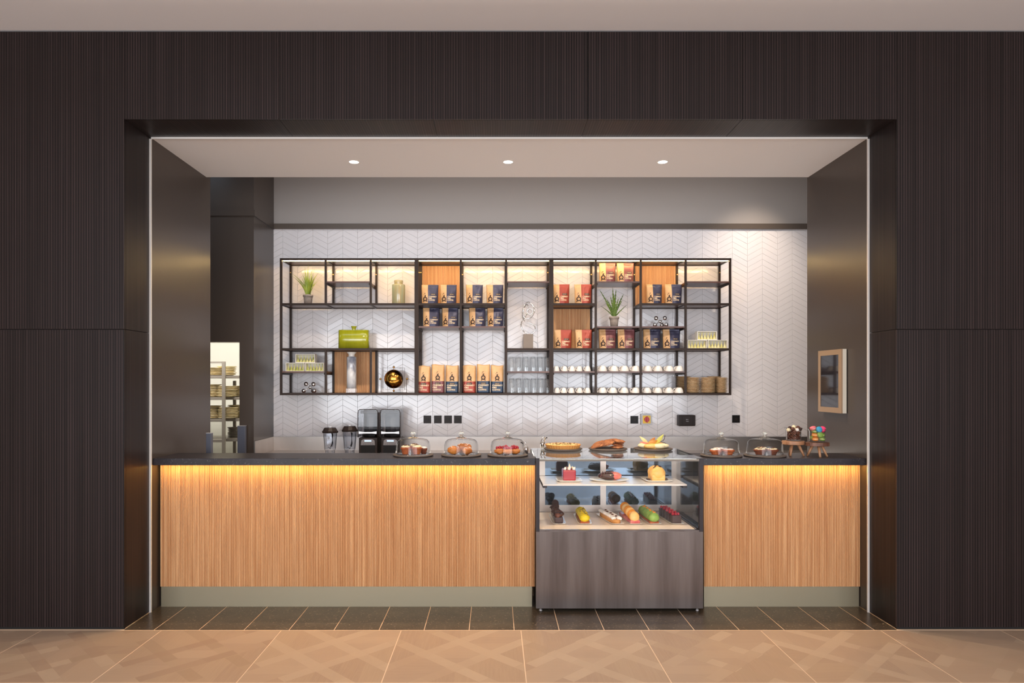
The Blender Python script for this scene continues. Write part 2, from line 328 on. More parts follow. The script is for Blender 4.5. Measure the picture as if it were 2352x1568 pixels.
# bar back room
tag(MB().box(-2.6,3.6,YB+.012,YB+.2,0,4.05).build('wall_back', BULK), kind='structure')
tag(MB().box(3.6,3.75,5.74,YB+.2,0,4.05).build('wall_right_back', TAUPE), kind='structure')
tag(MB().box(-4.6,3.75,5.72,YB+.2,4.05,4.2).build('ceiling_back', WHITEC), kind='structure')
XC, YC = -2.2546, 6.43
tag(MB().box(-2.389,XC,YC,YB+.2,0,4.05).box(-4.6,-2.389,YC,YC+.13,1.978,4.05).box(-4.6,-3.25,YC,YC+.13,0,1.978).build('wall_partition', TAUPE), kind='structure')
tag(MB().box(-4.6,XC+.012,YC-.014,YC,3.155,3.208).box(XC,XC+.012,YC,YB,3.155,3.208).build('trim_4', TAUPE), kind='structure')
tag(MB().box(XC+.012,3.6,YB-.02,YB+.012,3.158,3.212).build('trim_5', TRIMB), kind='structure')
tag(MB().box(-4.6,-4.5,5.8,9.0,0,4.05).build('wall_store_left', CREAM), kind='structure')
tag(MB().box(-4.6,-2.3,8.8,8.9,0,3.0).box(-2.4,-2.3,YB+.2,8.8,0,3.0).build('wall_store_back', CREAM), kind='structure')
tag(MB().box(-4.6,-2.3,YC+.13,8.9,2.8,2.9).build('ceiling_store', CREAM), kind='structure')
# lobby shell behind the camera, with the glazed front the case glass mirrors
tag(MB().box(-6.5,6.5,-6,YP+.02,3.884,4.0).build('ceiling_lobby', WHITEL), kind='structure')
tag(MB().box(-6.6,-6.5,-6,YP+.3,0,4.0).build('wall_lobby_left', ALMOND), kind='structure')
tag(MB().box(6.5,6.6,-6,YP+.3,0,4.0).build('wall_lobby_right', ALMOND), kind='structure')
wd = MB().box(-6.5,6.5,-6.05,-5.97,0,.35).box(-6.5,6.5,-6.05,-5.97,3.4,3.884).box(-6.5,6.5,-6.05,-5.97,2.2,2.28).build('window_1', MULL); tag(wd, kind='structure')
for k in range(10): MB().box(-6.5+k*1.43,-6.42+k*1.43,-6.05,-5.97,.35,3.4).build('mullion', MULL, wd)
# floor: base, wood-look tiles, dark stone strip
fl = MB().box(-6.6,6.6,-6.0,4.443,-.05,-.0006).box(-4.6,3.75,4.443,9.0,-.05,-.0006).build('floor', GROUT); tag(fl, kind='structure')
def tile_mesh(w, d, h, name, m):
    b = MB(); b.box(-w/2,w/2,-d/2,d/2,-h,0,0,0); uv = b.bm.loops.layers.uv.new('UVMap')
    for f in b.bm.faces:
        for l in f.loops: l[uv].uv = (l.vert.co.x/w+.5, l.vert.co.y/d+.5)
    me = bpy.data.meshes.new(name); b.bm.to_mesh(me); b.bm.free(); me.materials.append(m); return me
P = .7735; g = .006
tm = tile_mesh(P-g, P-g, .0005, 'wood_tile', PARQ)
for r in range(3):
    for c in range(-6, 7):
        o = link('tile', tm, fl, (.1675+P*(c+.5), 4.443-.0025-P*(r+.5), 0)); o.rotation_euler.z = random.choice((0, PI/2, PI, 3*PI/2))
b = MB(); uv = b.bm.loops.layers.uv.new('UVMap')
for r in range(3, 13):  # beyond the frame
    for c in range(-8, 9):
        cx, cy = .1675+P*(c+.5), 4.443-P*(r+.5)
        vs = [b.bm.verts.new((cx+sx*(P-g)/2, cy+sy*(P-g)/2, 0)) for sx, sy in ((-1,-1),(1,-1),(1,1),(-1,1))]
        f = b.bm.faces.new(vs)
        for l, q in zip(f.loops, ((0,0),(1,0),(1,1),(0,1))): l[uv].uv = q
tag(b.build('tile_field', PARQ, fl), kind='stuff')
DP = .2912; dm = tile_mesh(DP-.005, .598, .0005, 'stone_tile', DTILE)
for k in range(-1, 18):
    x0, x1 = -2.206+DP*(k-0), -2.206+DP*(k+1)
    x0 = max(x0, XL+.001); x1 = min(x1, XR-.001)
    if x1-x0 < .02: continue
    if abs((x1-x0)-DP) < 1e-6: link('stone_tile', dm, fl, ((x0+x1)/2, 4.448+.3, 0))
    else: link('stone_tile', tile_mesh(x1-x0-.005, .598, .0005, 'stone_tile_cut', DTILE), fl, ((x0+x1)/2, 4.448+.3, 0))
b = MB()
for r in range(6):
    for k in range(-8, 20): b.box(-2.206+DP*k, -2.206+DP*k+DP-.003, 5.051+r*.6, 5.051+r*.6+.597, -.0005, 0)
tag(b.build('stone_tile_field', DTILE, fl), kind='stuff')
tag(MB().box(-6.5,XL-.001,YP+.003,YP+.02,0,.014).box(XR+.001,6.5,YP+.003,YP+.02,0,.014).build('baseboard_front', BLACKGAP), kind='structure')

# chevron tiling: columns with alternately rising and falling tiles
wt = MB().box(XC,3.6,YB+.006,YB+.012,1.044,3.2).build('wall_tiling', TGROUT); tag(wt, kind='structure')
CW, CP, DZ, GT = 34.42*YB/F, 13.4*YB/F, .0845, .0011
def chev(bm, cx, cz, s, tilt=(0,0)):
    hw, hh, t = CW/2-GT/2, CP/2-GT/2, .0015
    k = s*DZ/CW
    def ring(inset, y):
        out = []
        for sx, sz in ((-1,-1),(1,-1),(1,1),(-1,1)):
            x = sx*(hw-inset); z = sz*(hh-inset*1.1)+k*x
            out.append(bm.verts.new((cx+x, y+tilt[0]*x+tilt[1]*z, cz+z)))
        return out
    A, B, C = ring(0, .006), ring(0, -.0010), ring(.0010, -.0020)
    for R, S in ((A,B),(B,C)):
        for i in range(4): bm.faces.new((R[i], R[(i+1)%4], S[(i+1)%4], S[i]))
    bm.faces.new(C)
proto = {}
for s in (1,-1):
    b = MB(); chev(b.bm, 0, 0, s); bmesh.ops.recalc_face_normals(b.bm, faces=b.bm.faces)
    me = bpy.data.meshes.new('wall_tile'); b.bm.to_mesh(me); b.bm.free(); me.materials.append(TILE); proto[s] = me
x_peak = wx(649.5, YB); z_peak = wz(742.4, YB)
cells = []
for c in range(-1, 40):
    x0 = x_peak+CW*c; cx = x0+CW/2
    if cx+CW/2 < XC+.01 or cx-CW/2 > 3.6: continue
    s = -1 if c%2 == 0 else 1
    for r in range(-30, 20):
        cz = z_peak-DZ/2+CP*(r+.5)
        if cz < .97 or cz > 3.28: continue
        px, py = VX+cx*F/YB, VY-(cz-H)*F/YB
        clear = (cz+DZ/2+CP/2 < 3.19 and cz-DZ/2-CP/2 > 1.05 and cx-CW/2 > XC+.01) and ((py > 912 and py < 995) or (px > 1690 and px < 1850) or (530 < py < 588))
        cells.append((cx, cz, s, clear and 628 < px < 1850))
cl = [q for q in cells if q[3]]; cl.sort(key=lambda q: (not (abs(q[1]-1.4) < .12 or q[0] > 2.45), q[0])); own = set(id(q) for q in cl[:298])
b = MB()
for q in cells:
    tl = (random.gauss(0,.0032), random.gauss(0,.005))
    if id(q) in own:
        o = link('wall_tile', proto[q[2]], wt, (q[0], YB, q[1])); o.rotation_euler = (tl[1], 0, tl[0])
    else: chev(b.bm, q[0], q[1], q[2], tl)
for co, no in (((0,0,3.2),(0,0,1)),((0,0,1.044),(0,0,-1)),((XC+.001,0,0),(-1,0,0)),((3.598,0,0),(1,0,0))):
    bmesh.ops.bisect_plane(b.bm, geom=b.bm.verts[:]+b.bm.edges[:]+b.bm.faces[:], plane_co=co, plane_no=no, clear_outer=True)
fo = b.build('wall_tile_field', TILE, wt, (0, YB, 0)); tag(fo, kind='stuff')

# ---------------------------------------------------------------- downlights
for px, w_ in ((813,'left'),(1167,'middle'),(1522,'right')):
    Yd = 5.324; x = wx(px, Yd)
    r = root('downlight', (x,Yd,ZT), f'small round recessed ceiling downlight, {w_} of three', 'light', 'recessed ceiling downlights')
    MB().lathe([(.0,-.001),(.036,-.001)], 24).build('lens', DOWN, r)
    MB().lathe([(.036,-.0005),(.037,-.003),(.042,-.003),(.044,0)], 24).build('rim', TRIMW, r)
    lamp('downlight_lamp', 'SPOT', (x,Yd,ZT-.02), 88, WARM, spot=math.radians(150), blend=.8, radius=.035)

# ---------------------------------------------------------------- counter
def counter(x0, x1, word, sx0, sx1, kx0, kx1):
    top = MB().box(x0,x1,4.825,5.20,1.019,1.067,0,.002).build('worktop', STONE)
    tag(top, f'dark speckled stone worktop slab on the {word} counter', 'worktop')
    c = root('counter', ((x0+x1)/2, 4.9, 0), f'{word} bar counter clad in vertical bamboo reeds with pale kick plate', 'counter')
    ox = (x0+x1)/2
    MB().box(kx0-ox,kx1-ox,.012,.03,0.0,.146).build('kick_plate', KICK, c)
    MB().box(sx0-ox,sx1-ox,.022,.28,.147,1.018).box(kx0-ox,kx1-ox,.032,.28,.002,.146).build('body', DKBRN, c)
    b = MB(); n = int((sx1-sx0)/.0121); p = (sx1-sx0)/n; prof = [(0,.35),(.12,.75),(.32,1),(.68,1),(.88,.75),(1,.35)]
    for i in range(n):
        xa = sx0-ox+i*p
        prev = None
        for u, h in prof:
            y = .012-h*.010
            v = (b.bm.verts.new((xa+u*p,y,.1455)), b.bm.verts.new((xa+u*p,y,1.017)))
            if prev: f = b.bm.faces.new((prev[0],v[0],v[1],prev[1])); f.smooth = True
            prev = v
    b.box(sx0-ox,sx1-ox,.0098,.021,.1455,1.017)
    tag(b.build('reed_cladding', REED, c, fix=False), kind='stuff')
    MB().box(sx0-ox+.01,sx1-ox-.01,-.052,-.040,1.0172,1.0186).build('led_strip', LEDC, c)
counter(XL+.006, .282, 'left', wx(367,4.9), .285, wx(370,4.912), wx(1222,4.912))
counter(1.455, XR-.001, 'right', wx(1617.5,4.9), wx(1977,4.9), wx(1617,4.912), wx(1973,4.912))
bc = root('back_counter', (0,6.7,0), 'long steel-topped back counter with upstand along the tiled wall', 'counter')
MB().box(XC+.004,3.59,-.32,.288,.873,.913,0,.002).build('worktop', STEEL, bc)
MB().box(XC+.004,3.59,.272,.284,.913,wz(1002,YB),0).box(XC+.001,XC+.012,-.27,.272,.913,wz(1002,YB)).build('upstand', STEEL, bc)
MB().box(XC+.01,3.58,-.28,.286,.1,.873).box(XC+.02,3.57,-.22,.29,.001,.1).build('body', DKBRN, bc)
for k in range(8):
    xa = XC+.02+k*.725; d = MB().box(xa,xa+.715,-.30,-.281,.11,.865,0,.002).build('door', STEEL, bc)
    MB().tube([(xa+.66,-.32,.5),(xa+.66,-.32,.72)], .006).tube([(xa+.66,-.32,.52),(xa+.66,-.30,.52)], .004).tube([(xa+.66,-.32,.70),(xa+.66,-.30,.70)], .004).build('handle', CHROME, d)
# low pass-gate posts left behind the counter
for (pa, pb, py, Y, lb) in ((475.5,487,993.5,5.5,'short blue-grey gate post beside the left niche wall'),(547,564.5,977,6.38,'taller blue-grey gate panel beside the storeroom doorway')):
    r = root('gate_post', (wx((pa+pb)/2,Y),Y,0), lb, 'post'); w = (pb-pa)*Y/F/2
    MB().box(-w,w,-.02,.02,0,wz(py,Y)-.004,0,.002).build('panel', DOORC, r); MB().box(-w-.001,w+.001,-.021,.021,wz(py,Y)-.004,wz(py,Y)).build('cap', SILVER, r)

# ---------------------------------------------------------------- wall shelving
YF, YR = 6.65, 6.965; T = .0205; K = 6.64/F
ZL = [1.6+(878-v)*K for v in (592.5,695.8,799.3,902.4)]      # tops of the four tube levels
ZH = [1.6+(878-v)*K for v in (645.7,748.8,852.2)]            # tops of the three half boards
XP = [(px-VX)*K for px in (645,747.7,851.2,954.3,958.9,1058.3,1162.6,1264,1268.8,1368.6,1472,1575.2,1677.6)]
def unit(word, xs, levels, halves, posts, backs, label):
    r = root('wall_shelf', (0,YF,0), label, 'shelf', 'dark metal wall shelving units'); D = YR-YF
    xa, xb = xs[0], xs[-1]; h = T/2
    for x, z0, z1 in posts:
        for y in (0, D):
            MB().box(x-h,x+h,y-h,y+h,z0,z1,0,.001).build('post', FRAME, r)
    for z, a, b_ in levels:
        for y in (0, D): MB().box(a+h,b_-h,y-h+.0006,y+h-.0006,z-T+.0003,z-.0003,0,.001).build('rail', FRAME, r)
        MB().box(a+h,b_-h,h,D-h,z-.014,z-.001).build('board', BOARD, r)
        for x in {round(p[0],5) for p in posts if a-.01 <= p[0] <= b_+.01 and p[1] <= z+.001 and p[2] >= z-T-.001}:
            MB().box(x-h*.9,x+h*.9,h,D-h,z-T+.001,z-.0005).build('rail', FRAME, r)
    for z, a, b_ in halves:
        MB().box(a+h,b_-h,-h*.8,D+h*.5,z-.015,z,0,.001).build('board', BOARD, r)
        for x in (a+h+.004, b_-h-.004): MB().box(x-.004,x+.004,0,D,z-.034,z-.0155).build('bracket', FRAME, r)
    for a, b_, z0, z1 in backs:
        b = MB(); n = int((b_-a-T)/.0121); p = (b_-a-T)/n
        for i in range(n):
            x0 = a+h+i*p; prev = None
            for u, q in [(0,.3),(.2,.9),(.5,1),(.8,.9),(1,.3)]:
                y = D+.006-q*.006; v = (b.bm.verts.new((x0+u*p,y,z0)), b.bm.verts.new((x0+u*p,y,z1)))
                if prev: b.bm.faces.new((prev[0],v[0],v[1],prev[1])).smooth = True
                prev = v
        b.box(a+h,b_-h,D+.006,D+.013,z0,z1)
        bp = b.build('back_panel', REED, r, fix=False); bp['label'] = 'reeded bamboo back panel'
    MB().box(xa+h+.004,xb-h-.004,h+.004,h+.014,ZL[0]-T-.004,ZL[0]-.016).build('led_strip', LED, r)
    for x, z0, z1 in posts:
        if z1 > 2.7: MB().tube([(x,D-h-.006,z1-.09),(x,D-h,z1-.09)], .006).build('bolt', BOLT, r)
    return r
x = XP; t0, t1, t2, t3 = ZL; bz = t3-T
unit('left', x[0:4], [(z,x[0],x[3]) for z in ZL], [(ZH[0],x[1],x[2]),(ZH[2],x[0],x[1])],
     [(x[0],bz,t0),(x[3],bz,t0),(x[1],t1,t0-T),(x[2],t1,t0-T),(x[1],t3,t2-T),(x[2],t3,t2-T)], [(x[1],x[2],t3,t2-T)],
     'left dark metal shelving unit with one long open middle bay')
unit('middle', x[4:8], [(t0,x[4],x[7]),(t1,x[4],x[6]),(t2,x[6],x[7]),(t3,x[4],x[7])], [(ZH[0],x[6],x[7]),(ZH[1],x[4],x[5]),(ZH[1],x[5],x[6]),(ZH[2],x[6],x[7])],
     [(x[4],bz,t0),(x[7],bz,t0),(x[5],t3,t0-T),(x[6],t3,t0-T)], [(x[4],x[5],t1,t0-T)],
     'middle dark metal shelving unit with tall bays over the big coffee bags')
unit('right', x[8:13], [(t0,x[8],x[12]),(t1,x[8],x[9]),(t1,x[10],x[12]),(t2,x[8],x[12]),(t3,x[8],x[12])],
     [(ZH[0],x[9],x[10]),(ZH[0],x[11],x[12]),(ZH[1],x[9],x[10]),(ZH[1],x[10],x[11]),(ZH[2],x[8],x[9]),(ZH[2],x[9],x[10]),(ZH[2],x[10],x[11])],
     [(x[8],bz,t0),(x[12],bz,t0)]+[(x[i],t3,t0-T) for i in (9,10,11)], [(x[8],x[9],t2,t1-T),(x[10],x[11],t1,t0-T)],
     'right four-bay dark metal shelving unit holding cups and plates')

# ---------------------------------------------------------------- coffee bags
_tc = {}
def text2d(s):
    if s in _tc: return _tc[s]
    cu = bpy.data.curves.new('t', 'FONT'); cu.body = s; cu.size = 1; cu.space_character = 1.12; cu.resolution_u = 2
    o = bpy.data.objects.new('t', cu); COL.objects.link(o); dg = bpy.context.evaluated_depsgraph_get(); dg.update()
    me = bpy.data.meshes.new_from_object(o.evaluated_get(dg)); vs = [(v.co.x, v.co.y) for v in me.vertices]; fs = [tuple(p.vertices) for p in me.polygons]
    bpy.data.objects.remove(o); bpy.data.meshes.remove(me)
    x0 = min(v[0] for v in vs); y0 = min(v[1] for v in vs); hh = max(v[1] for v in vs)-y0
    vs = [((a-x0)/hh, (b-y0)/hh) for a, b in vs]; _tc[s] = (vs, fs, max(v[0] for v in vs)); return _tc[s]
def bag(kind, cm, w, h, d, text, seed):
    big = kind == 'big'
    r = bpy.data.objects.new('coffee_bag', None); COL.objects.link(r); r.empty_display_size = .05
    def half(tt): return w/2*(1 if big else .94+.06*tt)
    def D(tt):
        if big: return d/2*(1 if tt < .72 else 1-.62*((tt-.72)/.28)**1.3)
        return max(.0022, d/2*(1-tt**1.25)**.8) if tt < .9 else .0022
    def fy(u, tt):
        s = (1-abs(u)**(12 if big else 3.2))
        wr = noise.noise(Vector((u*2.2, tt*3.0, seed*5)))*.006*(1-abs(u)**4)*(1 if tt < .93 else .2)
        z = .0028*math.exp(-((tt-.86)/.016)**2) if not big else .004*math.exp(-((tt-.93)/.02)**2)
        return -(D(tt)*s+z*(1-abs(u)**8))+wr
    b = MB(); nu, nv = 18, 24
    for side in (1, -1):
        grid = []
        for j in range(nv+1):
            tt = j/nv; row = []
            for i in range(nu+1):
                u = -1+2*i/nu; y = fy(u, tt) if side == 1 else max(.0012, D(tt)*(1-abs(u)**(12 if big else 3.2)))
                if i in (0, nu) : y = -.0002 if side == 1 else .0002
                topz = h*tt+(.004*math.cos(u*3+seed) if j == nv and big else 0)
                row.append(b.bm.verts.new((u*half(tt), y, topz)))
            grid.append(row)
        for j in range(nv):
            for i in range(nu):
                f = b.bm.faces.new((grid[j][i], grid[j][i+1], grid[j+1][i+1], grid[j+1][i])); f.smooth = True
                if big: f.material_index = 0 if (j+.5)/nv > .4 else 1
                else: f.material_index = 0 if (-1+2*(i+.5)/nu) < -.17 else 1
        if side == 1: G1 = grid
        else: G2 = grid
    for i in range(nu):
        for j in (0, nv): b.bm.faces.new((G1[j][i], G1[j][i+1], G2[j][i+1], G2[j][i])).material_index = (1 if big else (0 if i < 7 else 1)) if j == 0 else (0 if big or i < 7 else 1)
    bmesh.ops.remove_doubles(b.bm, verts=b.bm.verts, dist=.0006)
    b.build('pouch', [KRAFT, cm], r)
    def place(pts):   # (x, z) -> on the front
        out = []
        for X, Z in pts:
            tt = min(max(Z/h, 0), 1); u = max(-.98, min(.98, X/half(tt))); out.append((X, fy(u, tt)-.0016, Z))
        return out
    def decal(name, polys, m, extra=0):
        b = MB()
        for vs, fs in polys:
            V = [b.bm.verts.new((p[0], p[1]-extra, p[2])) for p in place(vs)]
            for f in fs:
                try: b.bm.faces.new([V[i] for i in f])
                except ValueError: pass
        return b.build(name, m, r, fix=False)
    # chimney-stove emblem: ring on two feet, flue and three wisps of smoke
    if big: cx, cz, R = 0, .54*h, .175*w
    else: cx, cz, R = -.53*w/2, .25*h, .135*w
    polys = []; n = 28
    vs = []; fs = []
    for k in range(n):
        a = 2*PI*k/n
        vs += [(cx+R*math.cos(a), cz+R*math.sin(a)), (cx+R*.48*math.cos(a), cz+R*.48*math.sin(a))]
    for k in range(n): fs.append((2*k, 2*k+1, (2*k+3)%(2*n), (2*k+2)%(2*n)))
    polys.append((vs, fs))
    polys.append(([(cx-R*.34,cz+R*.85),(cx+R*.30,cz+R*.9),(cx+R*.34,cz+R*1.9),(cx-R*.28,cz+R*1.5)], [(0,1,2,3)]))
    for sx in (-1, 1): polys.append(([(cx+sx*R*.35,cz-R*.8),(cx+sx*R*.75,cz-R*.55),(cx+sx*R*1.05,cz-R*1.25),(cx+sx*R*.7,cz-R*1.3)], [(0,1,2,3)]))
    polys.append(([(cx+R*.12*math.cos(a*PI/6),cz+R*.12*math.sin(a*PI/6)) for a in range(12)], [tuple(range(12))]))
    for dx, dz, s in ((-.55,1.75,.5),(-.25,2.05,.8),(.0,2.35,.5)):
        polys.append(([(cx+R*(dx-.12),cz+R*(dz+.35*s)),(cx+R*(dx+.1),cz+R*dz),(cx+R*(dx+.16),cz+R*(dz+.25*s)),(cx+R*(dx-.04),cz+R*(dz+.85*s))], [(0,1,2,3)]))
    decal('emblem', polys, INK)
    # brand lettering
    polys = []
    if big: xs, wl, zz, hh = -.76*w/2, 1.56*w/2, (.245,.165,.085), .058
    else: xs, wl, zz, hh = -.11*w/2, .90*w/2, (.335,.245,.155), .068
    cwid = text2d('CHIMNEY')[2]; kx = wl/cwid
    for s, z in zip(('CHIMNEY','FIRE','COFFEE'), zz):
        v, f, _ = text2d(s)
        for sh in (0, .07, .14): polys.append(([(xs+(a+sh)*kx, z*h+q*hh*h) for a, q in v], f))      # struck three times: a bold face
    decal('lettering', polys, LETTER, .0006)
    if big: a0, a1, z0, z1 = -.4*w/2, .42*w/2, .305*h, .375*h
    else: a0, a1, z0, z1 = .12*w/2, .70*w/2, .445*h, .535*h
    m_ = 6; vs = [(a0+(a1-a0)*i/m_, z) for z in (z0, z1) for i in range(m_+1)]; decal('variety_label', [(vs, [(i, i+1, i+m_+2, i+m_+1) for i in range(m_)])], TAGM)
    v, f, wd_ = text2d(text); kx2 = min((a1-a0)*.72/wd_, (z1-z0)*.45)
    decal('variety_text', [([(a0+(a1-a0)*.12+q[0]*kx2, z0+(z1-z0)*.3+q[1]*(z1-z0)*.4) for q in v], f)], LETTER, .0012)
    return r
PAIRS = [('navy','ORIGIN','top board before middle-unit bamboo',t1,((968,1007),(1011,1049)),654),
 ('navy','ORIGIN','middle-unit top board before white tiles',t1,((1070,1109),(1117,1156)),654),
 ('navy','ORIGIN','middle-unit second board, left bay',ZH[1],((971,1010),(1015,1053)),707),
 ('navy','ORIGIN','middle-unit second board, right bay',ZH[1],((1077,1115),(1119,1157)),707),
 ('red','DECAF','right-unit upper board',t1,((1270,1308),(1319,1359)),653),
 ('maroon','DISCOVERY','highest half board',ZH[0],((1376,1414),(1416.5,1456)),604),
 ('navy','ORIGIN','board before the rightmost bamboo panel',t1,((1484,1521),(1527,1566)),653),
 ('red','DECAF','board before the lower bamboo panel',t2,((1272,1313),(1321,1360)),757),
 ('maroon','DISCOVERY','board beneath the fern',t2,((1375,1415),(1418,1458)),756),
 ('navy','ORIGIN','board beneath the molecule sculpture',t2,((1477,1517),(1522,1562)),756)]
CM = {'navy': NAVY, 'red': RED, 'maroon': MAROON}; protos = {}
YG = 6.735
for col, txt, where, z, xs_, ytop in PAIRS:
    for i, (pa, pb) in enumerate(xs_):
        Yb_ = YG; w = (pb-pa)*Yb_/F; h = wz(ytop, Yb_)-z
        key = (col, i)
        side = ('left','right')[i]
        lb = f'small {col} and kraft coffee pouch, {side} one, {where}'
        if key not in protos:
            p = bag('small', CM[col], .165, .185, .075, txt, {'navy':1,'red':3,'maroon':5}[col]+i*.37); protos[key] = (p, kids(p)); p.location = (wx((pa+pb)/2,Yb_),Yb_,z)
            tag(p, lb, 'coffee bag', f'small {col} coffee pouches')
        else:
            p = dup(protos[key][0], (wx((pa+pb)/2,Yb_),Yb_,z), lb, f'small {col} coffee pouches', kd=protos[key][1])
        p.scale = (w/.165, 1, h/.185); p.rotation_euler.z = random.uniform(-.09,.09)
BM = {'red': RED, 'maroon': MAROON, 'ink blue': TEAL}; bp = {}
for i, (pa, pb, col, txt, where) in enumerate(((958.5,989,'red','DECAF','far left'),(991,1021.5,'maroon','DISCOVERY','second from left'),(1023.5,1054,'ink blue','ORIGIN','third from left'),
    (1063,1093.5,'red','DECAF','third from right'),(1095,1125.5,'ink blue','ORIGIN','second from right'),(1127,1157,'ink blue','ORIGIN','far right'))):
    Yb_ = 6.74; z = t3; lb = f'tall kraft coffee bag with {col} base, {where} of the bottom six'
    if col not in bp:
        p = bag('big', BM[col], .128, .272, .085, txt, i+.5); bp[col] = (p, kids(p)); tag(p, lb, 'coffee bag', 'tall coffee bags on the bottom board'); p.location = (wx((pa+pb)/2,Yb_),Yb_,z)
    else: p = dup(bp[col][0], (wx((pa+pb)/2,Yb_),Yb_,z), lb, 'tall coffee bags on the bottom board', kd=bp[col][1])
    p.scale = ((pb-pa)*Yb_/F/.130, 1, 1.0+.02*math.sin(i*2)-(.03 if i == 0 else 0))

# ---------------------------------------------------------------- shelf ornaments
YO = 6.78
def U(px, Y=YO): return px*Y/F
def pot(r, wt_, wb, h):
    MB().lathe([(0,0),(wb,0),(wb*1.12,h*.55),(wt_*.9,h*.80),(wt_,h*.80),(wt_,h),(wt_*.86,h),(wt_*.84,h*.86),(0,h*.86)], 28).build('pot', POTM, r)
Yp = 6.72
r = root('potted_grass', (wx(707.5,Yp),Yp,t1), 'potted tall grass in a small grey pot at the upper left', 'plant'); ph = wz(677,Yp)-t1; pot(r, U(11.5,Yp), U(8.5,Yp), ph)
b = MB()
for k in range(78):
    a = random.uniform(0,2*PI); lean = random.random()**.7; L = random.uniform(.19,.335)*(1-.12*lean); r0 = random.uniform(0,.026)
    pts = []; dx, dy = math.cos(a), math.sin(a)*.75; w0 = random.uniform(.003,.0055)
    L = min(L, .325)
    for j in range(9):
        q = j/8; out = r0+lean*.125*q**1.5+ (lean**3)*.06*q**2
        pts.append(Vector((dx*out, dy*out*.8, ph*.85+L*q*(1-.22*lean*q))))
    side = Vector((-math.sin(a+.6), math.cos(a+.6), 0))
    prev = None
    for j, p_ in enumerate(pts):
        ww = w0*(1-(j/8)**2.2)+.0002; v = (b.bm.verts.new(p_-side*ww), b.bm.verts.new(p_+Vector((0,.0012,0))), b.bm.verts.new(p_+side*ww))
        if prev:
            for i_ in (0,1): b.bm.faces.new((prev[i_],prev[i_+1],v[i_+1],v[i_])).smooth = True
        prev = v
tag(b.build('grass_blades', LEAF1, r, fix=False), kind='stuff')
# serrated fern-like succulent
Yp = 6.72; zb = ZH[1]
r = root('potted_fern', (wx(1410.5,Yp),Yp,zb), 'potted dark green toothed fern in a grey pot on the half board', 'plant'); ph = wz(727,Yp)-zb; pot(r, U(11.8,Yp), U(8.5,Yp), ph)
spec = [(-.55,.05,.30,0),(-.28,.12,.20,1),(-.5,.1,.13,.5),(-.05,.02,.30,.2),(.08,.03,.29,.3),(0,.0,.24,.6),(.38,.12,.25,.2),(.5,.1,.14,0),(.30,-.1,.18,.5),(-.15,-.08,.22,.7),(.16,-.08,.2,.4),(-.34,-.1,.16,.2)]
for lx, ly, L, cv in spec:
    b = MB(); prev = None; n = 18
    for j in range(n+1):
        q = j/n; ox = lx*.26*(q**(1.15+cv*.4)); oy = ly*.18*q; oz = ph*.85+L*q*(1-.1*abs(lx)*q)
        ww = (.012*(1-q)**.55*(.6 if j%2 else 1.3))*(.5+min(q*4,.5))+.0003
        ct = Vector((ox,oy,oz)); v = (b.bm.verts.new(ct+Vector((-ww,.002,-ww*.3*lx))), b.bm.verts.new(ct+Vector((0,-.0025,0))), b.bm.verts.new(ct+Vector((ww,.002,ww*.3*lx))))
        if prev:
            for i_ in (0,1): b.bm.faces.new((prev[i_],prev[i_+1],v[i_+1],v[i_]))
        prev = v
    b.build('leaf', LEAF2, r, fix=False)
# celadon lidded jar
r = root('ceramic_jar', (wx(915.5,YO),YO,t1), 'celadon and brown glazed ceramic jar with short neck, upper left unit', 'jar'); R = U(15); hj = wz(653,YO)-t1; hn = wz(644,YO)-t1
MB().lathe([(0,0),(R*.96,0),(R,.006),(R,hj-.012),(R*.96,hj-.003),(R*.72,hj),(0,hj)], 40).build('body', CELA, r)
MB().lathe([(R*.62,hj-.002),(R*.66,hj+.01),(R*.68,hn-.004),(R*.64,hn),(R*.5,hn),(R*.5,hn-.02),(0,hn-.02)], 40).build('neck', CELA, r)
# lime flask vase
r = root('flask_vase', (wx(813,YO),YO,t2), 'wide lime green crackle-glazed flask vase in the long open bay', 'vase'); w = U(35); hv = wz(758,YO)-t2; ht = wz(749,YO)-t2
pts = [(w*math.copysign(abs(math.cos(a))**.35, math.cos(a)), .05*math.copysign(abs(math.sin(a))**.7, math.sin(a))) for a in [2*PI*k/48 for k in range(48)]]
b = MB(); b.slab([(p_[0]*.985,p_[1]*.985) for p_ in pts], 0, .006, 0, True); b.slab(pts, .004, hv-.006, 0, True); b.slab([(p_[0]*.985,p_[1]*.96) for p_ in pts], hv-.007, hv, 0, True); b.build('body', LIME, r)
MB().lathe([(U(4.6),hv-.002),(U(4.2),hv+.012),(U(6.8),ht-.003),(U(7),ht),(U(5.6),ht),(U(3.2),hv+.01),(0,hv+.008)], 28).build('neck', LIME, r)
# marble column vase
Yv = 6.80; r = root('column_vase', (wx(807.5,Yv),Yv,t3), 'tall white marbled column vase before the lower bamboo panel', 'vase'); R = U(11,Yv)
zt = lambda py: wz(py,Yv)-t3
MB().lathe([(0,.045),(R,.045),(R,zt(821)),(R*.9,zt(819)),(0,zt(819))], 36).build('body', MARB, r)
MB().lathe([(R*.72,zt(820)),(R*.62,zt(817)),(R*.66,zt(813)),(R*1.0,zt(809.5)),(R*1.02,zt(808.5)),(R*.8,zt(809.5)),(R*.5,zt(814)),(0,zt(815))], 36).build('neck', CERAM, r)
MB().box(-R,R,-R,R,.0,.0445,0,.002).build('clear_base', TUMB, r)
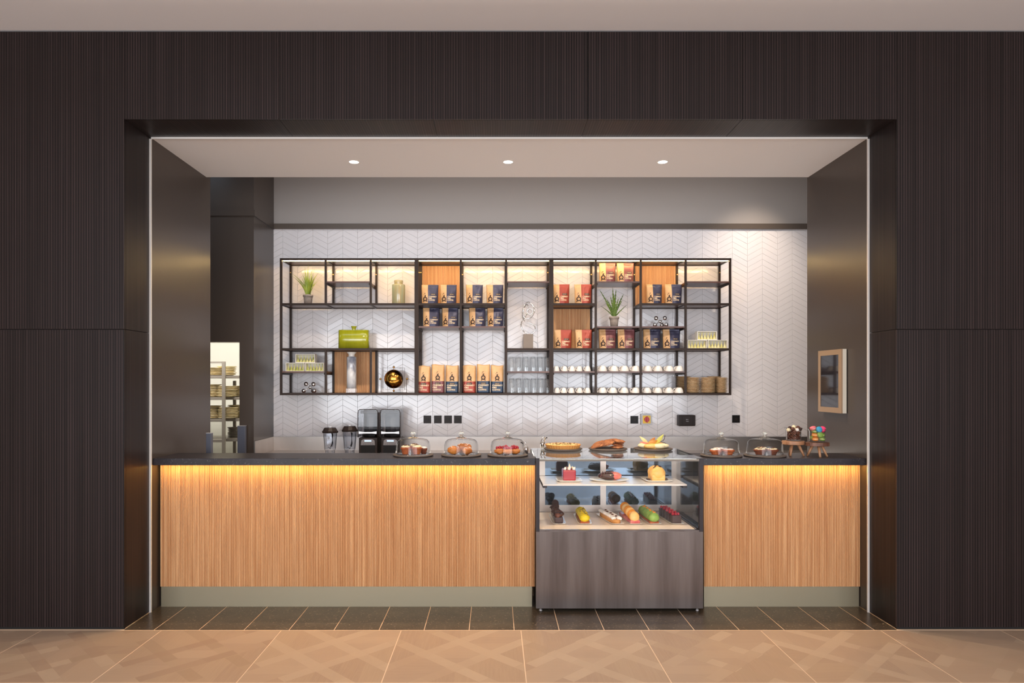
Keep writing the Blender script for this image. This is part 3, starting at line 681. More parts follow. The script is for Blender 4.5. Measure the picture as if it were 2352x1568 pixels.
# gold globe in wire frames
Yg = 6.76; r = root('globe', (wx(904.5,Yg),Yg,t3), 'shiny gold globe ornament hung in square wire frames', 'ornament'); zc = wz(870,Yg)-t3; s_ = U(25.2,Yg)
MB().blob((0,0,zc), U(21.8,Yg), sub=4).build('sphere', GOLD, r)
MB().tube([(-s_,0,zc-s_),(s_,0,zc-s_),(s_,0,zc+s_),(-s_,0,zc+s_)], .002, 6, closed=True).tube([(0,0,zc+U(21.5,Yg)),(0,0,zc+U(27,Yg))], .0018).tube([(0,0,zc-U(21.5,Yg)),(0,0,zc-U(27,Yg))], .0018).build('inner_frame', INK, r)
e_ = U(29,Yg)
MB().tube([(-e_,0,zc),(-e_,0,.003),(-e_,.05,.003),(e_,.05,.003),(e_,0,.003),(e_,0,zc)], .002, 6).build('stand', INK, r)
for dx, dz in ((0,27.2),(0,-27.2),(-30.5,0),(30.5,0)): MB().blob((U(dx,Yg),0,zc+U(dz,Yg)), U(2.6,Yg), sub=3).build('ball', GOLDB, r)
# molecules
def molecule(px0, z, label, k=1):
    Y = 6.76; r = root('molecule_sculpture', (wx(px0,Y),Y,z), label, 'sculpture', 'chrome molecule sculptures'); R = U(4.9*k,Y)
    c = {}
    base = R
    pts = [(-9,0,base+U(15.5,Y)),(9.5,-6,base+U(15,Y)),(-13,-5,base),(5.5,6,base),(12,-8,base)]
    mid = Vector((U(0,Y),0,base+U(8,Y)))
    for dx, dy, zz_ in pts:
        p_ = Vector((U(dx*k,Y),U(dy,Y),zz_)); MB().blob(p_, R, sub=3).build('ball', CHROME, r); MB().tube([mid,p_], U(1.1,Y), 8).build('rod', CHROME, r)
    MB().blob(mid, R*.8, sub=3).build('ball', CHROME, r)
molecule(712, t3, 'chrome molecule sculpture at the bottom left bay')
molecule(1516, ZH[1], 'chrome molecule sculpture above two navy pouches')
# looped ribbon sculpture
Ys = 6.78; r = root('loop_sculpture', (wx(1213,Ys),Ys,t2), 'polished looping ribbon sculpture on a bronze block', 'sculpture')
MB().box(-U(11.2,Ys),U(11.2,Ys),-.035,.035,0,wz(767.5,Ys)-t2,0,.001).build('block', BRONZE, r)
path = [(1214,767,0),(1206,764,0),(1200,757,-1),(1197,748,-1),(1198,739,0),(1203,732,1),(1208,724,2),(1212,716,3),(1214,706,3),(1211,699,2),(1206,703,0),(1201,713,-1),(1201,724,-2),(1207,732,-2),(1215,731,-2),(1222,726,-1),(1227,716,0),(1226,705,1),(1220,697,1),(1213,693.5,0),(1206,699,-1),(1202,712,-2),(1200,724,-1),(1202,733,0),(1208,739,1),(1216,742,1),(1224,745,1),(1229,752,0),(1228,760,0),(1222,766,0),(1216,767.5,0)]
pp = [Vector((U(a-1213,Ys), d*.008, wz(c_,Ys)-t2)) for a, c_, d in path]
sm = []
for i in range(len(pp)-1):
    p0, p1, p2, p3 = pp[max(i-1,0)], pp[i], pp[i+1], pp[min(i+2,len(pp)-1)]
    for j in range(5):
        q = j/5; sm.append(.5*((2*p1)+(p2-p0)*q+(2*p0-5*p1+4*p2-p3)*q*q+(3*p1-p0-3*p2+p3)*q**3))
MB().tube(sm, U(1.25,Ys), 8).build('ribbon', CHROME, r)
MB().tube([(U(4+6.5*math.cos(a),Ys),-.012,wz(715,Ys)-t2+U(7*math.sin(a),Ys)) for a in [2*PI*k/24 for k in range(24)]], U(1,Ys), 8, closed=True).build('ring', CHROME, r)
# tea sachet boxes
def teabox(px0, px1, z, m, label):
    Y = 6.715; w = (px1-px0)*Y/F; h = .084; d = .09; r = root('tea_box', (wx((px0+px1)/2,Y),Y+d/2,z), label, 'tea box', 'windowed boxes of tea sachets')
    e = .005
    MB().box(-w/2,w/2,-d/2,d/2,0,e).box(-w/2,w/2,-d/2,d/2,h-e,h).box(-w/2,-w/2+e,-d/2,d/2,e,h-e).box(w/2-e,w/2,-d/2,d/2,e,h-e).box(-w/2+e,w/2-e,d/2-e,d/2,e,h-e).build('carton', BOXW, r)
    n = 6; p = (w-2*e)/n
    for k in range(n):
        xa = -w/2+e+k*p; b = MB(); y0 = -d/2+.006
        vs = [b.bm.verts.new(q) for q in ((xa+.001,y0+.008,e),(xa+p-.001,y0+.008,e),(xa+p-.001,y0+.034,e),(xa+.001,y0+.034,e),(xa+p/2,y0+.02,h-e-.012),(xa+p*.5,y0-.002,e+.02))]
        for f in ((0,1,5),(1,4,5),(5,4,0),(1,2,4),(2,3,4),(3,0,4),(0,3,2,1)): b.bm.faces.new([vs[i] for i in f])
        b.box(xa+p*.38,xa+p*.62,y0+.012,y0+.014,h-e-.02,h-e-.006)
        b.build('sachet', m, r)
teabox(656,699,ZH[2],TEAG,'white windowed box of green tea sachets, lower left of the left trio'); teabox(701,744,ZH[2],TEAG,'white windowed box of green tea sachets, lower right of the left trio'); teabox(678.5,723,ZH[2]+.0845,TEAG,'white windowed box of green tea sachets, on top of the left trio')
teabox(1579.5,1624,t2,TEAY,'white windowed box of yellow tea sachets, lower left of the right trio'); teabox(1626,1671,t2,TEAY,'white windowed box of yellow tea sachets, lower right of the right trio'); teabox(1602,1647,t2+.0845,TEAY,'white windowed box of yellow tea sachets, on top of the right trio')
# tumblers (upside down)
def tumbler(label, group):
    r = root('glass_tumbler', (0,0,0), label, 'glass', group); R, h = .0275, .142
    MB().lathe([(R,0),(R*.93,h-.012),(R*.80,h-.001),(R*.7,h),(0,h)], 24).build('bowl', TUMB, r)
    MB().lathe([(0,0),(R*.72,0),(R*.74,.006)], 20, (0,0,h-.013)).build('base', TUMB, r); return r
tp = None
for lv, z, word in ((0,ZH[2],'upper'),(1,t3,'lower')):
    xs_ = (1174,1190,1207,1224,1240,1256)
    for row, Y, rw in ((0,6.69,'front'),(1,6.77,'second'),(2,6.85,'rear')):
        for i, px in enumerate(xs_):
            lb = f'clear upturned tumbler, {ORD[i]} from left, {rw} row of the {word} glass board'; g_ = 'upturned glass tumblers'
            loc = (wx(px+(4 if row == 1 else 0)-lv*-1,Y),Y,z)
            if tp is None: tp = tumbler(lb, g_); tpk = kids(tp); tp.location = loc
            else: dup(tp, loc, lb, g_, kd=tpk)
# cups (upside down)
def cup(label, group, R, h):
    r = root('coffee_cup', (0,0,0), label, 'cup', group)
    MB().lathe([(R,0),(R*1.0,.004),(R*.93,h*.4),(R*.72,h*.82),(R*.55,h*.94),(R*.52,h),(R*.42,h),(R*.40,h-.003),(0,h-.003)], 28).build('bowl', CERAM, r)
    pts = [(-R*.86+math.cos(a)*-.018*(R/.04), 0, h*.52+math.sin(a)*h*.34) for a in [-PI/2+PI*k/10 for k in range(11)]]
    MB().tube(pts, .0034, 8).build('handle', CERAM, r); return r
cp = {}
rows = [(ZH[2],'upper board',[('small',[1278.5,1296.5,1313.5,1331,1349.5],'espresso bay'),('large',[1384,1410.5,1434.5,1460],'second bay'),('large',[1487.5,1512.5,1537.5,1561],'third bay')]),
        (t3,'bottom board',[('small',[1279,1296,1313,1331,1349],'espresso bay'),('large',[1384,1407.5,1433.5,1460],'second bay'),('large',[1486,1511,1536,1559.5],'third bay')])]
for z, bw, bays in rows:
    for size, xs_, bay in bays:
        for row, Y, rw in ((0,6.70,'front'),(1,6.80,'rear')):
            for i, px in enumerate(xs_):
                lb = f'upturned {"small" if size=="small" else "wide"} white cup, {ORD[i]} from left, {rw} row, {bw}, {bay}'; g_ = 'upturned white cups'
                xw = wx(px,6.70)+random.uniform(-.003,.003)+(.008 if row else 0)
                if size not in cp: c_ = cup(lb, g_, *((.030,.05) if size == 'small' else (.0425,.053))); cp[size] = (c_, kids(c_)); c_.location = (xw,Y,z)
                else: c_ = dup(cp[size][0], (xw,Y,z), lb, g_, kd=cp[size][1])
                c_.rotation_euler.z = random.uniform(-.5,.4)
# plate stacks
def plate_obj(name, R, m, t=.012):
    b = MB().lathe([(0,0),(R*.6,0),(R*.66,.002),(R,t*.72),(R*1.0,t),(R*.95,t),(R*.62,.005),(0,.005)], 26)
    me = bpy.data.meshes.new(name); bmesh.ops.recalc_face_normals(b.bm, faces=b.bm.faces); b.bm.to_mesh(me); b.bm.free(); me.materials.append(m); return me
pm = plate_obj('plate', .072, CLAY); pms = plate_obj('plate', .058, CLAY)
for px, Y, n, word, me in ((1590,6.74,13,'left front',pm),(1625.5,6.74,13,'middle front',pm),(1657,6.76,13,'right front',pms),(1570,6.88,14,'half hidden rear left',pm),(1640,6.9,14,'half hidden rear right',pm)):
    for k in range(n):
        o = link('plate', me, None, (wx(px,Y)+random.uniform(-.0012,.0012),Y,t3+k*.0116)); tag(o, f'beige stoneware plate, {ORD[k]} from the bottom of the {word} shelf stack', 'plate', 'beige plates stacked on the shelf')

# ---------------------------------------------------------------- wall fittings
def wallbox(name, px0, px1, py0, py1, d, m, label, cat, group=None, Y=YB-.002):
    r = root(name, (wx((px0+px1)/2,Y),Y,wz(py1,Y)), label, cat, group); w = (px1-px0)*Y/F/2; h = (py1-py0)*Y/F
    MB().box(-w,w,-d,0,0,h,0,.0015).build('plate', m, r); return r, w, h
for px, wd_ in ((973,'first'),(997,'second'),(1020.5,'third'),(1043,'fourth')):
    r, w, h = wallbox('socket', px, px+17.5, 954, 971.8, .008, DKBRN, f'dark single socket plate, {wd_} from left in the row of four', 'socket', 'dark sockets on white tiles')
    MB().box(w*.25,w*.5,-.013,-.008,h*.35,h*.65).build('rocker', BLACKP, r); MB().box(-w*.5,-w*.38,-.0085,-.008,h*.4,h*.65).box(-w*.1,w*.02,-.0085,-.008,h*.4,h*.65).build('slots', BLACKP, r)
for px, a, lb in ((1448,955,'dark socket plate beside the red and yellow switch'),(1681.3,953,'dark socket plate alone at the right of the tiles')):
    r, w, h = wallbox('socket', px, px+17.7, a, a+17.5, .008, BLACKP, lb, 'socket', 'dark sockets on white tiles')
    MB().box(-w*.3,w*.3,-.011,-.008,h*.3,h*.6).build('rocker', DKBRN, r)
r, w, h = wallbox('isolator_switch', 1471, 1496, 949.8, 974.8, .035, GREYPL, 'grey enclosure with yellow plate and red rotary switch', 'switch')
for c_ in r.children: pass
MB().box(-w*.72,w*.72,-.038,-.035,h*.13,h*.85,0,.001).build('yellow_plate', YELP, r)
MB().tube([(0,-.038,h*.5),(0,-.052,h*.5)], w*.46, 28, smooth=False).build('dial', REDP, r); MB().box(-w*.12,w*.12,-.066,-.052,h*.22,h*.78,0,.002).build('knob', REDP, r)
for sx in (-1,1):
    for zz_ in (.08,.92): MB().tube([(sx*w*.86,-.0355,h*zz_),(sx*w*.86,-.037,h*zz_)], .003, 10).build('screw', SILVER, r)
Yd = YB-.002; w = 18.9*Yd/F; h = 25*Yd/F
r = root('towel_dispenser', (wx(1573,Yd),Yd,wz(977,Yd)), 'dark brown paper dispenser box with rounded corners', 'dispenser')
MB().box(-w,w,-.09,0,0,h,0,.009).build('cover', DKBRN, r)
MB().box(-w*.62,-w*.58,-.0915,-.09,.01,h-.01).box(w*.66,w*.70,-.0915,-.09,.01,h-.01).build('seam', BLACKP, r)
b = MB()
for s, z_ in (('Paper',.56),('Towels',.40)):
    v, f, wd_ = text2d(s); V = [b.bm.verts.new((-.013+q[0]*.026/wd_, -.0912, h*z_+q[1]*.008)) for q in v]
    for ff in f: b.bm.faces.new([V[i] for i in ff])
b.build('lettering', SILVER, r, fix=False)
# framed cabinet on the right niche wall
r = root('wall_cabinet', (XR,5.088,1.371), 'slim wall cabinet with champagne frame and glass door on right wall', 'cabinet')
cw, ch, cd = .362, .477, .045
MB().box(-cd+.012,-.004,0,cw,0,ch,0,.001).build('case', IVF, r)
dr = MB().box(-cd,-cd+.012,0,.042,0,ch).box(-cd,-cd+.012,cw-.036,cw,0,ch).box(-cd,-cd+.012,.042,cw-.036,0,.04).box(-cd,-cd+.012,.042,cw-.036,ch-.04,ch).build('door', BEIGEF, r)
MB().box(-cd+.003,-cd+.008,.042,cw-.036,.04,ch-.04).build('pane', M('dark_tinted_pane', (44,40,44), .05), dr)
MB().box(-.004,0,-.003,cw,.004,ch-.004).build('back_plate', BLACKP, r)

# ---------------------------------------------------------------- blenders and jugs on the back counter
ZC = .913; Yj = 6.62
def jug(px0, px1, ptop, plid, label):
    r = root('blender_jug', (wx((px0+px1)/2,Yj),Yj,ZC), label, 'blender jug', 'spare blender jugs'); w = (px1-px0)*Yj/F/2; hb = wz(plid,Yj)-ZC; ht_ = wz(ptop,Yj)-ZC
    MB().lathe([(w*.62,.0),(w*.64,.035),(w*.74,.045),(w*.92,hb),(w*.97,hb),(w*.97,hb+.004),(w*.89,hb+.004),(w*.70,.05),(0,.048)], 8, smooth=False).build('jug', JUG, r)
    for k in range(4):
        a = PI/4+k*PI/2; MB().box(w*.5*math.cos(a)-.008,w*.5*math.cos(a)+.008,w*.5*math.sin(a)-.008,w*.5*math.sin(a)+.008,0,.034).build('foot', JUG, r)
    MB().lathe([(w*1.02,hb-.002),(w*1.06,hb+.012),(w*.98,hb+.016),(w*.74,ht_-.014),(w*.3,ht_-.012),(0,ht_-.012)], 12, smooth=False).build('lid', DKBRN, r)
    MB().lathe([(w*.2,ht_-.013),(w*.24,ht_),(0,ht_)], 12).build('cap', GREYPL, r)
    MB().tube([(0,0,.05),(0,0,.075)], .006).tube([(-.022,0,.062),(.022,0,.07)], .003).tube([(0,-.022,.07),(0,.022,.062)], .003).build('blade', CHROME, r)
    MB().tube([(0,w*.9,hb-.01),(.0,w*1.3,hb-.03),(.0,w*1.25,.09),(.0,w*.8,.07)], .008, 8).build('handle', DKBRN, r)
jug(740.5,776,978.5,993,'clear blender jug with black lid, left of the two by the blenders'); jug(785.5,821,975,990,'clear blender jug with black lid, right beside the left blender')
def blender(px0, px1, label):
    Y = 6.55; r = root('blender', (wx((px0+px1)/2,Y),Y,ZC), label, 'blender', 'hooded bar blenders'); w = (px1-px0)*Y/F/2; zt_ = wz(940,Y)-ZC; zb = wz(1004,Y)-ZC; D = .24
    MB().box(-w*.93,w*.93,0,D,0,zb-.004,0,.006).build('base', DKBRN, r)
    MB().box(-w*.70,w*.70,-.006,0,0,wz(1022.5,Y)-ZC-.003).build('front_recess', BLACKP, r)
    pz0, pz1 = wz(1022,Y)-ZC, wz(1008,Y)-ZC
    MB().prism([(-w*.72,pz0),(w*.72,pz0),(w*.66,pz1-.012),(w*.4,pz1),(-w*.4,pz1),(-w*.66,pz1-.012)], -.006, .002).build('control_panel', M('grey_panel_'+label[:4], (116,108,106), .35, .4), r)
    MB().box(-w*.34,w*.34,-.008,-.006,pz1-.024,pz1-.010).build('display', SCREEN, r)
    for k in range(6): MB().blob((-w*.45+k*w*.18,-.006,pz0+.012), .0028, sub=1).build('button', BLACKP, r)
    # hood: thin clear shell, rounded at the top
    pts = [(-w,zb),(-w,zt_-.03),(-w*.93,zt_-.008),(-w*.82,zt_),(w*.82,zt_),(w*.93,zt_-.008),(w,zt_-.03),(w,zb)]
    b = MB(); A = [b.bm.verts.new((x_,-.012,z_)) for x_, z_ in pts]; B = [b.bm.verts.new((x_,D-.02,z_)) for x_, z_ in pts]
    for i in range(len(pts)-1): b.bm.faces.new((A[i],A[i+1],B[i+1],B[i]))
    b.bm.faces.new(A)
    b.build('hood', JUGH, r, fix=False)
    MB().tube([(x_,-.012,z_) for x_, z_ in pts], .0035, 6).build('hood_rim', DKBRN, r)
    MB().box(-w*.86,w*.86,D-.03,D-.005,zb,zt_-.006).box(-w*.78,w*.78,.0,D-.03,zt_-.04,zt_-.012,0,.004).build('back_shell', DKBRN, r)
    b = MB().lathe([(w*.62,zb+.03),(w*.8,zt_-.075),(w*.84,zt_-.072),(w*.8,zt_-.045),(0,zt_-.045)], 8, (0,D*.45,0), smooth=False); b.build('inner_jug', JUG, r)
    b = MB().lathe([(w*.82,zb+.003),(w*.82,zb+.024),(w*.6,zb+.03),(0,zb+.03)], 8, (0,D*.45,0), smooth=False); b.build('jug_seat', BLACKP, r)
    zc_ = zb+.045; MB().prism([(-w*.9,zc_-.011),(-w*.4,zc_-.007),(w*.4,zc_-.007),(w*.9,zc_-.011),(w*.9,zc_+.013),(w*.4,zc_+.006),(-w*.4,zc_+.006),(-w*.9,zc_+.013)], -.02, -.014).build('hood_grip', SILVER, r)
JUGH = GLASS('hood_plastic', (.86,.87,.9), .6, boost=.8)
blender(822.5,868,'hooded black bar blender, left of the pair'); blender(874,919.5,'hooded black bar blender, right of the pair')
# chrome tong pots
for px, Y, k_, lb in ((1208,5.55,-1,'chrome pot with tongs at the right end of the left counter'),(1248,5.62,1,'chrome pot with tongs behind the cake case')):
    z = 1.067 if k_ < 0 else 1.075
    r = root('tong_pot', (wx(px,5.15) if k_ < 0 else wx(1246,5.5), 5.15 if k_ < 0 else 5.5, z), lb, 'utensil pot', 'chrome tong pots')
    MB().lathe([(0,0),(.016,0),(.018,.03),(.020,.05),(.017,.05),(.015,.004),(0,.004)], 20).build('pot', CHROME, r)
    for a in (-.010,.006): MB().tube([(a,0,.006),(a*1.6+k_*.004,-.004,.05),(a+k_*.012,-.006,.085),(a*.3+k_*.012,-.006,.092)], .0042, 6).build('tong_arm', CHROME, r)
    MB().tube([(k_*.01,0,.06),(k_*.028,0,.078)], [.002,.004], 6).blob((k_*.034,0,.083), .006, (1.2,.7,.8)).build('spoon_tip', DKBRN, r)

# ---------------------------------------------------------------- cake domes with cakes
def dome_set(px, label, Y=5.0):
    z = 1.067; r = root('slate_stand', (wx(px,Y),Y,z), 'round slate board under the '+label, 'board', 'round slate boards')
    MB().lathe([(0,0),(.138,0),(.1465,.005),(.1465,.011),(.140,.0125),(0,.0125)], 56).build('disc', SLATE, r)
    MB().lathe([(0,.0127),(.118,.0127),(.122,.016),(.120,.018),(.112,.0155),(0,.015)], 48).build('glass_dish', CLEAR2, r)
    d = root('cake_dome', (wx(px,Y),Y,z+.0185), 'clear glass '+label, 'cake dome', 'glass cake domes')
    s = wz(992,Y)-z-.0185
    MB().lathe([(.126,0),(.1262,.004),(.1235,.030),(.1225,.062),(.116,.086),(.100,.101),(.070,.108),(.034,.112),(.016,.116)], 56).build('bell', CLEAR2, d, fix=True)
    MB().lathe([(.128,0),(.129,.0015),(.128,.004),(.1255,.004),(.125,0)], 56, closed=True).build('foot_rim', TUMB, d)
    MB().lathe([(.040,.1105),(.028,.116),(.012,.121),(.009,.127),(.015,.132),(.0195,.141),(.0175,.151),(.009,.157),(0,.158)], 28).build('knob', KNOB, d)
    return wx(px,Y), Y, z+.0155
KNOB = M('pressed_glass_knob', (225,222,215), .06); KB = KNOB.node_tree.nodes['Principled BSDF']; KB.inputs['Transmission Weight'].default_value = .85; KB.inputs['IOR'].default_value = 1.45
def muffin(x, y, z, R, h, bm_, ic, chips, label, top=1.0, group='muffins under the domes'):
    r = root('muffin', (x,y,z), label, 'muffin', group); n = 28; b = MB(); prof = [(R*.66,0),(R*.98,h*.62)]
    rings = []
    for rr_, zz_ in prof: rings.append([b.bm.verts.new(((rr_*(1+(.03 if k%2 else -.03)))*math.cos(2*PI*k/n),(rr_*(1+(.03 if k%2 else -.03)))*math.sin(2*PI*k/n),zz_)) for k in range(n)])
    for k in range(n): b.bm.faces.new((rings[0][k],rings[0][(k+1)%n],rings[1][(k+1)%n],rings[1][k]))
    b.bm.faces.new(rings[0][::-1]); b.build('case', bm_, r)
    MB().blob((0,0,h*.62), R*1.1, (1,1,.36), .12, 9, sub=3, seed=x).build('crown', bm_, r)
    MB().blob((0,0,h*.80), R*.92, (1,1,.36*top), .15, 12, sub=3, seed=x+2).build('icing', ic, r)
    if chips:
        b = MB()
        for k in range(12): a = random.uniform(0,2*PI); q = random.uniform(0,R*.6); b.blob((q*math.cos(a),q*math.sin(a),h*.80+R*.30*top), random.uniform(.004,.007), (1,1,.8), .3, sub=1, seed=k)
        tag(b.build('toppings', chips, r), kind='stuff')
    return r
X, Y, Z = dome_set(949, 'dome over cream-topped muffins, leftmost on the left counter')
muffin(X-.052,Y-.02,Z,.034,.066,SPONGE,CREAMF,CHOCM,'cream-iced muffin with nuts, left under the leftmost dome'); muffin(X+.03,Y-.025,Z,.036,.068,SPONGE,CREAMF,CHOCM,'cream-iced muffin with nuts, front middle under the leftmost dome'); muffin(X+.002,Y+.055,Z,.034,.07,SPONGE,CREAMF,CHOCM,'cream-iced muffin with nuts, rear under the leftmost dome'); muffin(X+.073,Y+.03,Z,.026,.05,BROWNS,WICE,None,'small red muffin at right under the leftmost dome')
X, Y, Z = dome_set(1059.5, 'dome over sugared pastries, middle of the left counter trio')
for i, (dx, dy, rz, sc, lb) in enumerate(((-.05,-.03,.5,1.1,'striped sugar-dusted pastry, front left under the middle dome'),(.02,.03,-.4,1.35,'tall sugar-dusted pastry, rear under the middle dome'),(.045,-.035,.9,.95,'sugar-dusted pastry, front right under the middle dome'))):
    r = root('pastry', (X+dx,Y+dy,Z), lb, 'pastry', 'pastries under the domes', rz); hz = .026*sc
    MB().blob((0,0,hz), .038*sc, (1.15,.8,.72), .22, 10, sub=3, seed=i).build('bun', PAST, r)
    b = MB()
    for k in range(5): b.tube([(-.024*sc+k*.012*sc,-.018*sc,hz+.019*sc),(-.022*sc+k*.012*sc,0,hz+.026*sc),(-.020*sc+k*.012*sc,.016*sc,hz+.020*sc)], .0022, 6)
    tag(b.build('sugar_stripes', SUGAR, r), kind='stuff')
X, Y, Z = dome_set(1166, 'dome over raspberry danishes, nearest the cake case')
for i, (dx, dy, rz) in enumerate(((-.058,-.02,.2),(.0,-.045,-.2),(.055,-.02,.4),(-.015,.05,1.0),(.05,.05,-.5))):
    r = root('danish', (X+dx,Y+dy,Z), f'raspberry danish pastry, {("left","front middle","front right","rear left","rear right")[i]} under the dome nearest the case', 'pastry', 'raspberry danishes', rz)
    MB().blob((0,0,.02), .034, (1.1,.9,.6), .25, 9, sub=3, seed=i+4).build('pastry_base', PAST, r)
    for k in range(3): MB().blob((-.018+.018*k,.004*(-1)**k,.044+.004*(k == 1)), .0115, (1,1,1.05), .15, 16, sub=2, seed=k).build('raspberry', BERRY, r)
X, Y, Z = dome_set(1656.5, 'dome over small orange cakes, left on the right counter', 4.97)
for dx, dy, lb in ((-.048,-.025,'small orange cake dusted white, left under the right-counter first dome'),(.045,-.02,'small orange cake dusted white, right under the right-counter first dome'),(.0,.055,'small orange cake dusted white, rear under the right-counter first dome')):
    muffin(X+dx,Y+dy,Z,.040,.044,SPONGE,WICE,None,lb,.6,'small orange cakes')
X, Y, Z = dome_set(1756.5, 'dome over small brown cakes, right on the right counter', 4.97)
for dx, dy, lb in ((-.045,-.025,'small brown cake with yellow icing, left under the last dome'),(.045,-.02,'small brown cake with yellow icing, right under the last dome'),(.0,.055,'small brown cake with yellow icing, rear under the last dome')):
    muffin(X+dx,Y+dy,Z,.041,.048,BROWNS,CREAMF,CHOCM,lb,.6,'small brown cakes')

# ---------------------------------------------------------------- little stools and jars
def stool(px0, px1, ptop, pbot, Y, m, legs, label):
    zt_ = wz(ptop+3,Y); R = (px1-px0)*Y/F/2; r = root('display_stool', (wx((px0+px1)/2,Y),Y,1.067), label, 'stool', 'small wooden display stools'); h = zt_-1.067
    b = MB(); n = 22
    pts = [(R*(1+.05*math.sin(3*a+px0)+.03*math.sin(7*a))*math.cos(a), R*.86*(1+.05*math.cos(2*a))*math.sin(a)) for a in [2*PI*k/n for k in range(n)]]
    b.slab(pts, h-.026, h, 0); bmesh.ops.bevel(b.bm, geom=[e for e in b.bm.edges], offset=.002, segments=1, affect='EDGES'); b.build('seat', m, r)
    for dx, dy in legs: MB().tube([(dx*R*.45,dy*R*.45,h-.026),(dx*R*.95,dy*R*.95,0)], [.011,.0075], 10).build('leg', WALNUT, r)
    return h+1.067, wx((px0+px1)/2,Y)
hs, xs1 = stool(1797.5,1847.5,1009,1044,5.02,WALNUT,((-.55,-.55),(.75,-.6),(.0,.9)),'pale olive wood display stool, left one under the chocolate jar')
hs2, xs2 = stool(1851,1902.5,1012,1048,4.96,WALND,((-.8,.3),(-.15,-.95),(.85,-.2)),'darker olive wood display stool, right one under the macaron jar')
def jar(x, Y, z, R, h, label):
    r = root('glass_jar', (x,Y,z), label, 'jar', 'open glass display jars')
    MB().lathe([(0,0.0005),(R*.92,.0005),(R*.98,.004),(R,.012),(R,h*.80),(R*1.18,h*.97),(R*1.2,h),(R*1.14,h*.99),(R*.965,h*.8),(R*.965,.014),(R*.9,.008),(0,.008)], 40).build('jar', CLEAR2, r); return r
Yk = 5.02; R1 = U(16.4,Yk); jar(xs1,Yk,hs,R1,U(30,Yk),'open flared glass jar of chocolates on the left stool')
b = MB(); random.seed(11)
for k in range(230):
    a = random.uniform(0,2*PI); q = R1*.84*math.sqrt(random.random()); b.blob((q*math.cos(a),q*math.sin(a),random.uniform(.014,.070)), random.uniform(.006,.009), (1,1,.8), .3, sub=1, seed=k)
tag(b.build('chocolate_chips', CHOCM, None, (xs1,Yk,hs)), 'brown chocolate pieces filling the jar on the left stool', 'chocolates', kind='stuff')
tr = [(-.045,-.02,.082,CREAMF,'cream chocolate truffle at the left rim'),(-.018,-.030,.088,CHOCM,'marbled brown truffle, left front of the pile'),(.012,-.034,.083,WICE,'white chocolate truffle, front of the pile'),(.026,-.015,.098,CHOCM,'marbled truffle at the top right of the pile'),(.003,.002,.102,CREAMF,'cream truffle at the top of the pile'),(.045,-.010,.086,CHOC,'dark truffle at the right rim'),(-.024,.008,.094,CHOC,'dark truffle behind the top left of the pile'),(.028,.022,.086,CREAMF,'cream truffle at the rear of the pile'),(-.005,-.026,.074,CHOCM,'brown truffle low in the middle of the pile')]
for dx, dy, dz, m, lb in tr: tag(MB().blob((0,0,0), .0135, (1,1,.95), .08, 14, sub=3, seed=dx).build('truffle', m, None, (xs1+dx,Yk+dy,hs+dz)), lb, 'truffle', 'truffles in the left jar')
Yk2 = 4.96; R2 = U(17.2,Yk2); jar(xs2,Yk2,hs2,R2,U(31,Yk2),'open glass jar of coloured macarons on the right stool')
def macaron(x, y, z, m, label, rot=(0,0,0)):
    r = root('macaron', (x,y,z), label, 'macaron', 'macarons in the right jar'); r.rotation_euler = rot; R = .0215
    for s in (1,-1): MB().lathe([(0,s*.014),(R*.5,s*.0132),(R*.85,s*.010),(R,s*.006),(R*.97,s*.004),(R*1.02,s*.0022),(0,s*.0022)], 24).build('shell', m, r)
    MB().lathe([(0,-.0022),(R*.9,-.0022),(R*.93,0),(R*.9,.0022),(0,.0022)], 20).build('filling', CREAMF, r)
MG = M('green_macaron', (138,168,72), .6); MO = M('orange_macaron', (232,140,52), .6); MP = M('pink_macaron', (236,62,108), .55); MPL = M('pale_pink_macaron', (232,112,124), .55); MBL = M('blue_macaron', (60,158,196), .5); MY = M('olive_macaron', (128,150,60), .6)
mc = [(-.024,-.022,.024,MO,'orange macaron at the bottom left of the jar',(0,0,0)),(-.026,-.020,.053,MO,'orange macaron second from the bottom left',(.0,.08,0)),(.026,-.020,.024,MG,'green macaron at the bottom right of the jar',(0,.12,0)),(.028,-.016,.053,MG,'green macaron lying above the bottom right one',(.1,-.1,0)),
  (.004,-.036,.056,MG,'green macaron standing upright in the front of the jar',(1.35,0,.1)),(-.022,-.008,.080,MY,'olive macaron lying at left below the pale pink one',(.1,.1,0)),(.024,.024,.026,MO,'orange macaron at the rear of the jar',(0,0,0)),(-.02,.024,.030,MG,'green macaron at the rear left of the jar',(0,0,0)),(.026,.008,.080,MY,'olive macaron lying at right behind the pink one',(0,-.1,0)),
  (-.036,-.012,.101,MPL,'pale pink macaron tipped over the left rim',(.1,-.35,0)),(-.002,-.034,.093,MBL,'turquoise blue macaron standing on top of the pile',(1.3,0,.05)),(.028,-.024,.094,MP,'bright pink macaron leaning at the right of the top',(1.15,0,-.25)),(-.004,.018,.062,MO,'orange macaron in the core of the jar',(0,.1,0))]
for dx, dy, dz, m, lb, ro in mc: macaron(xs2+dx,Yk2+dy,hs2+dz,m,lb,ro)

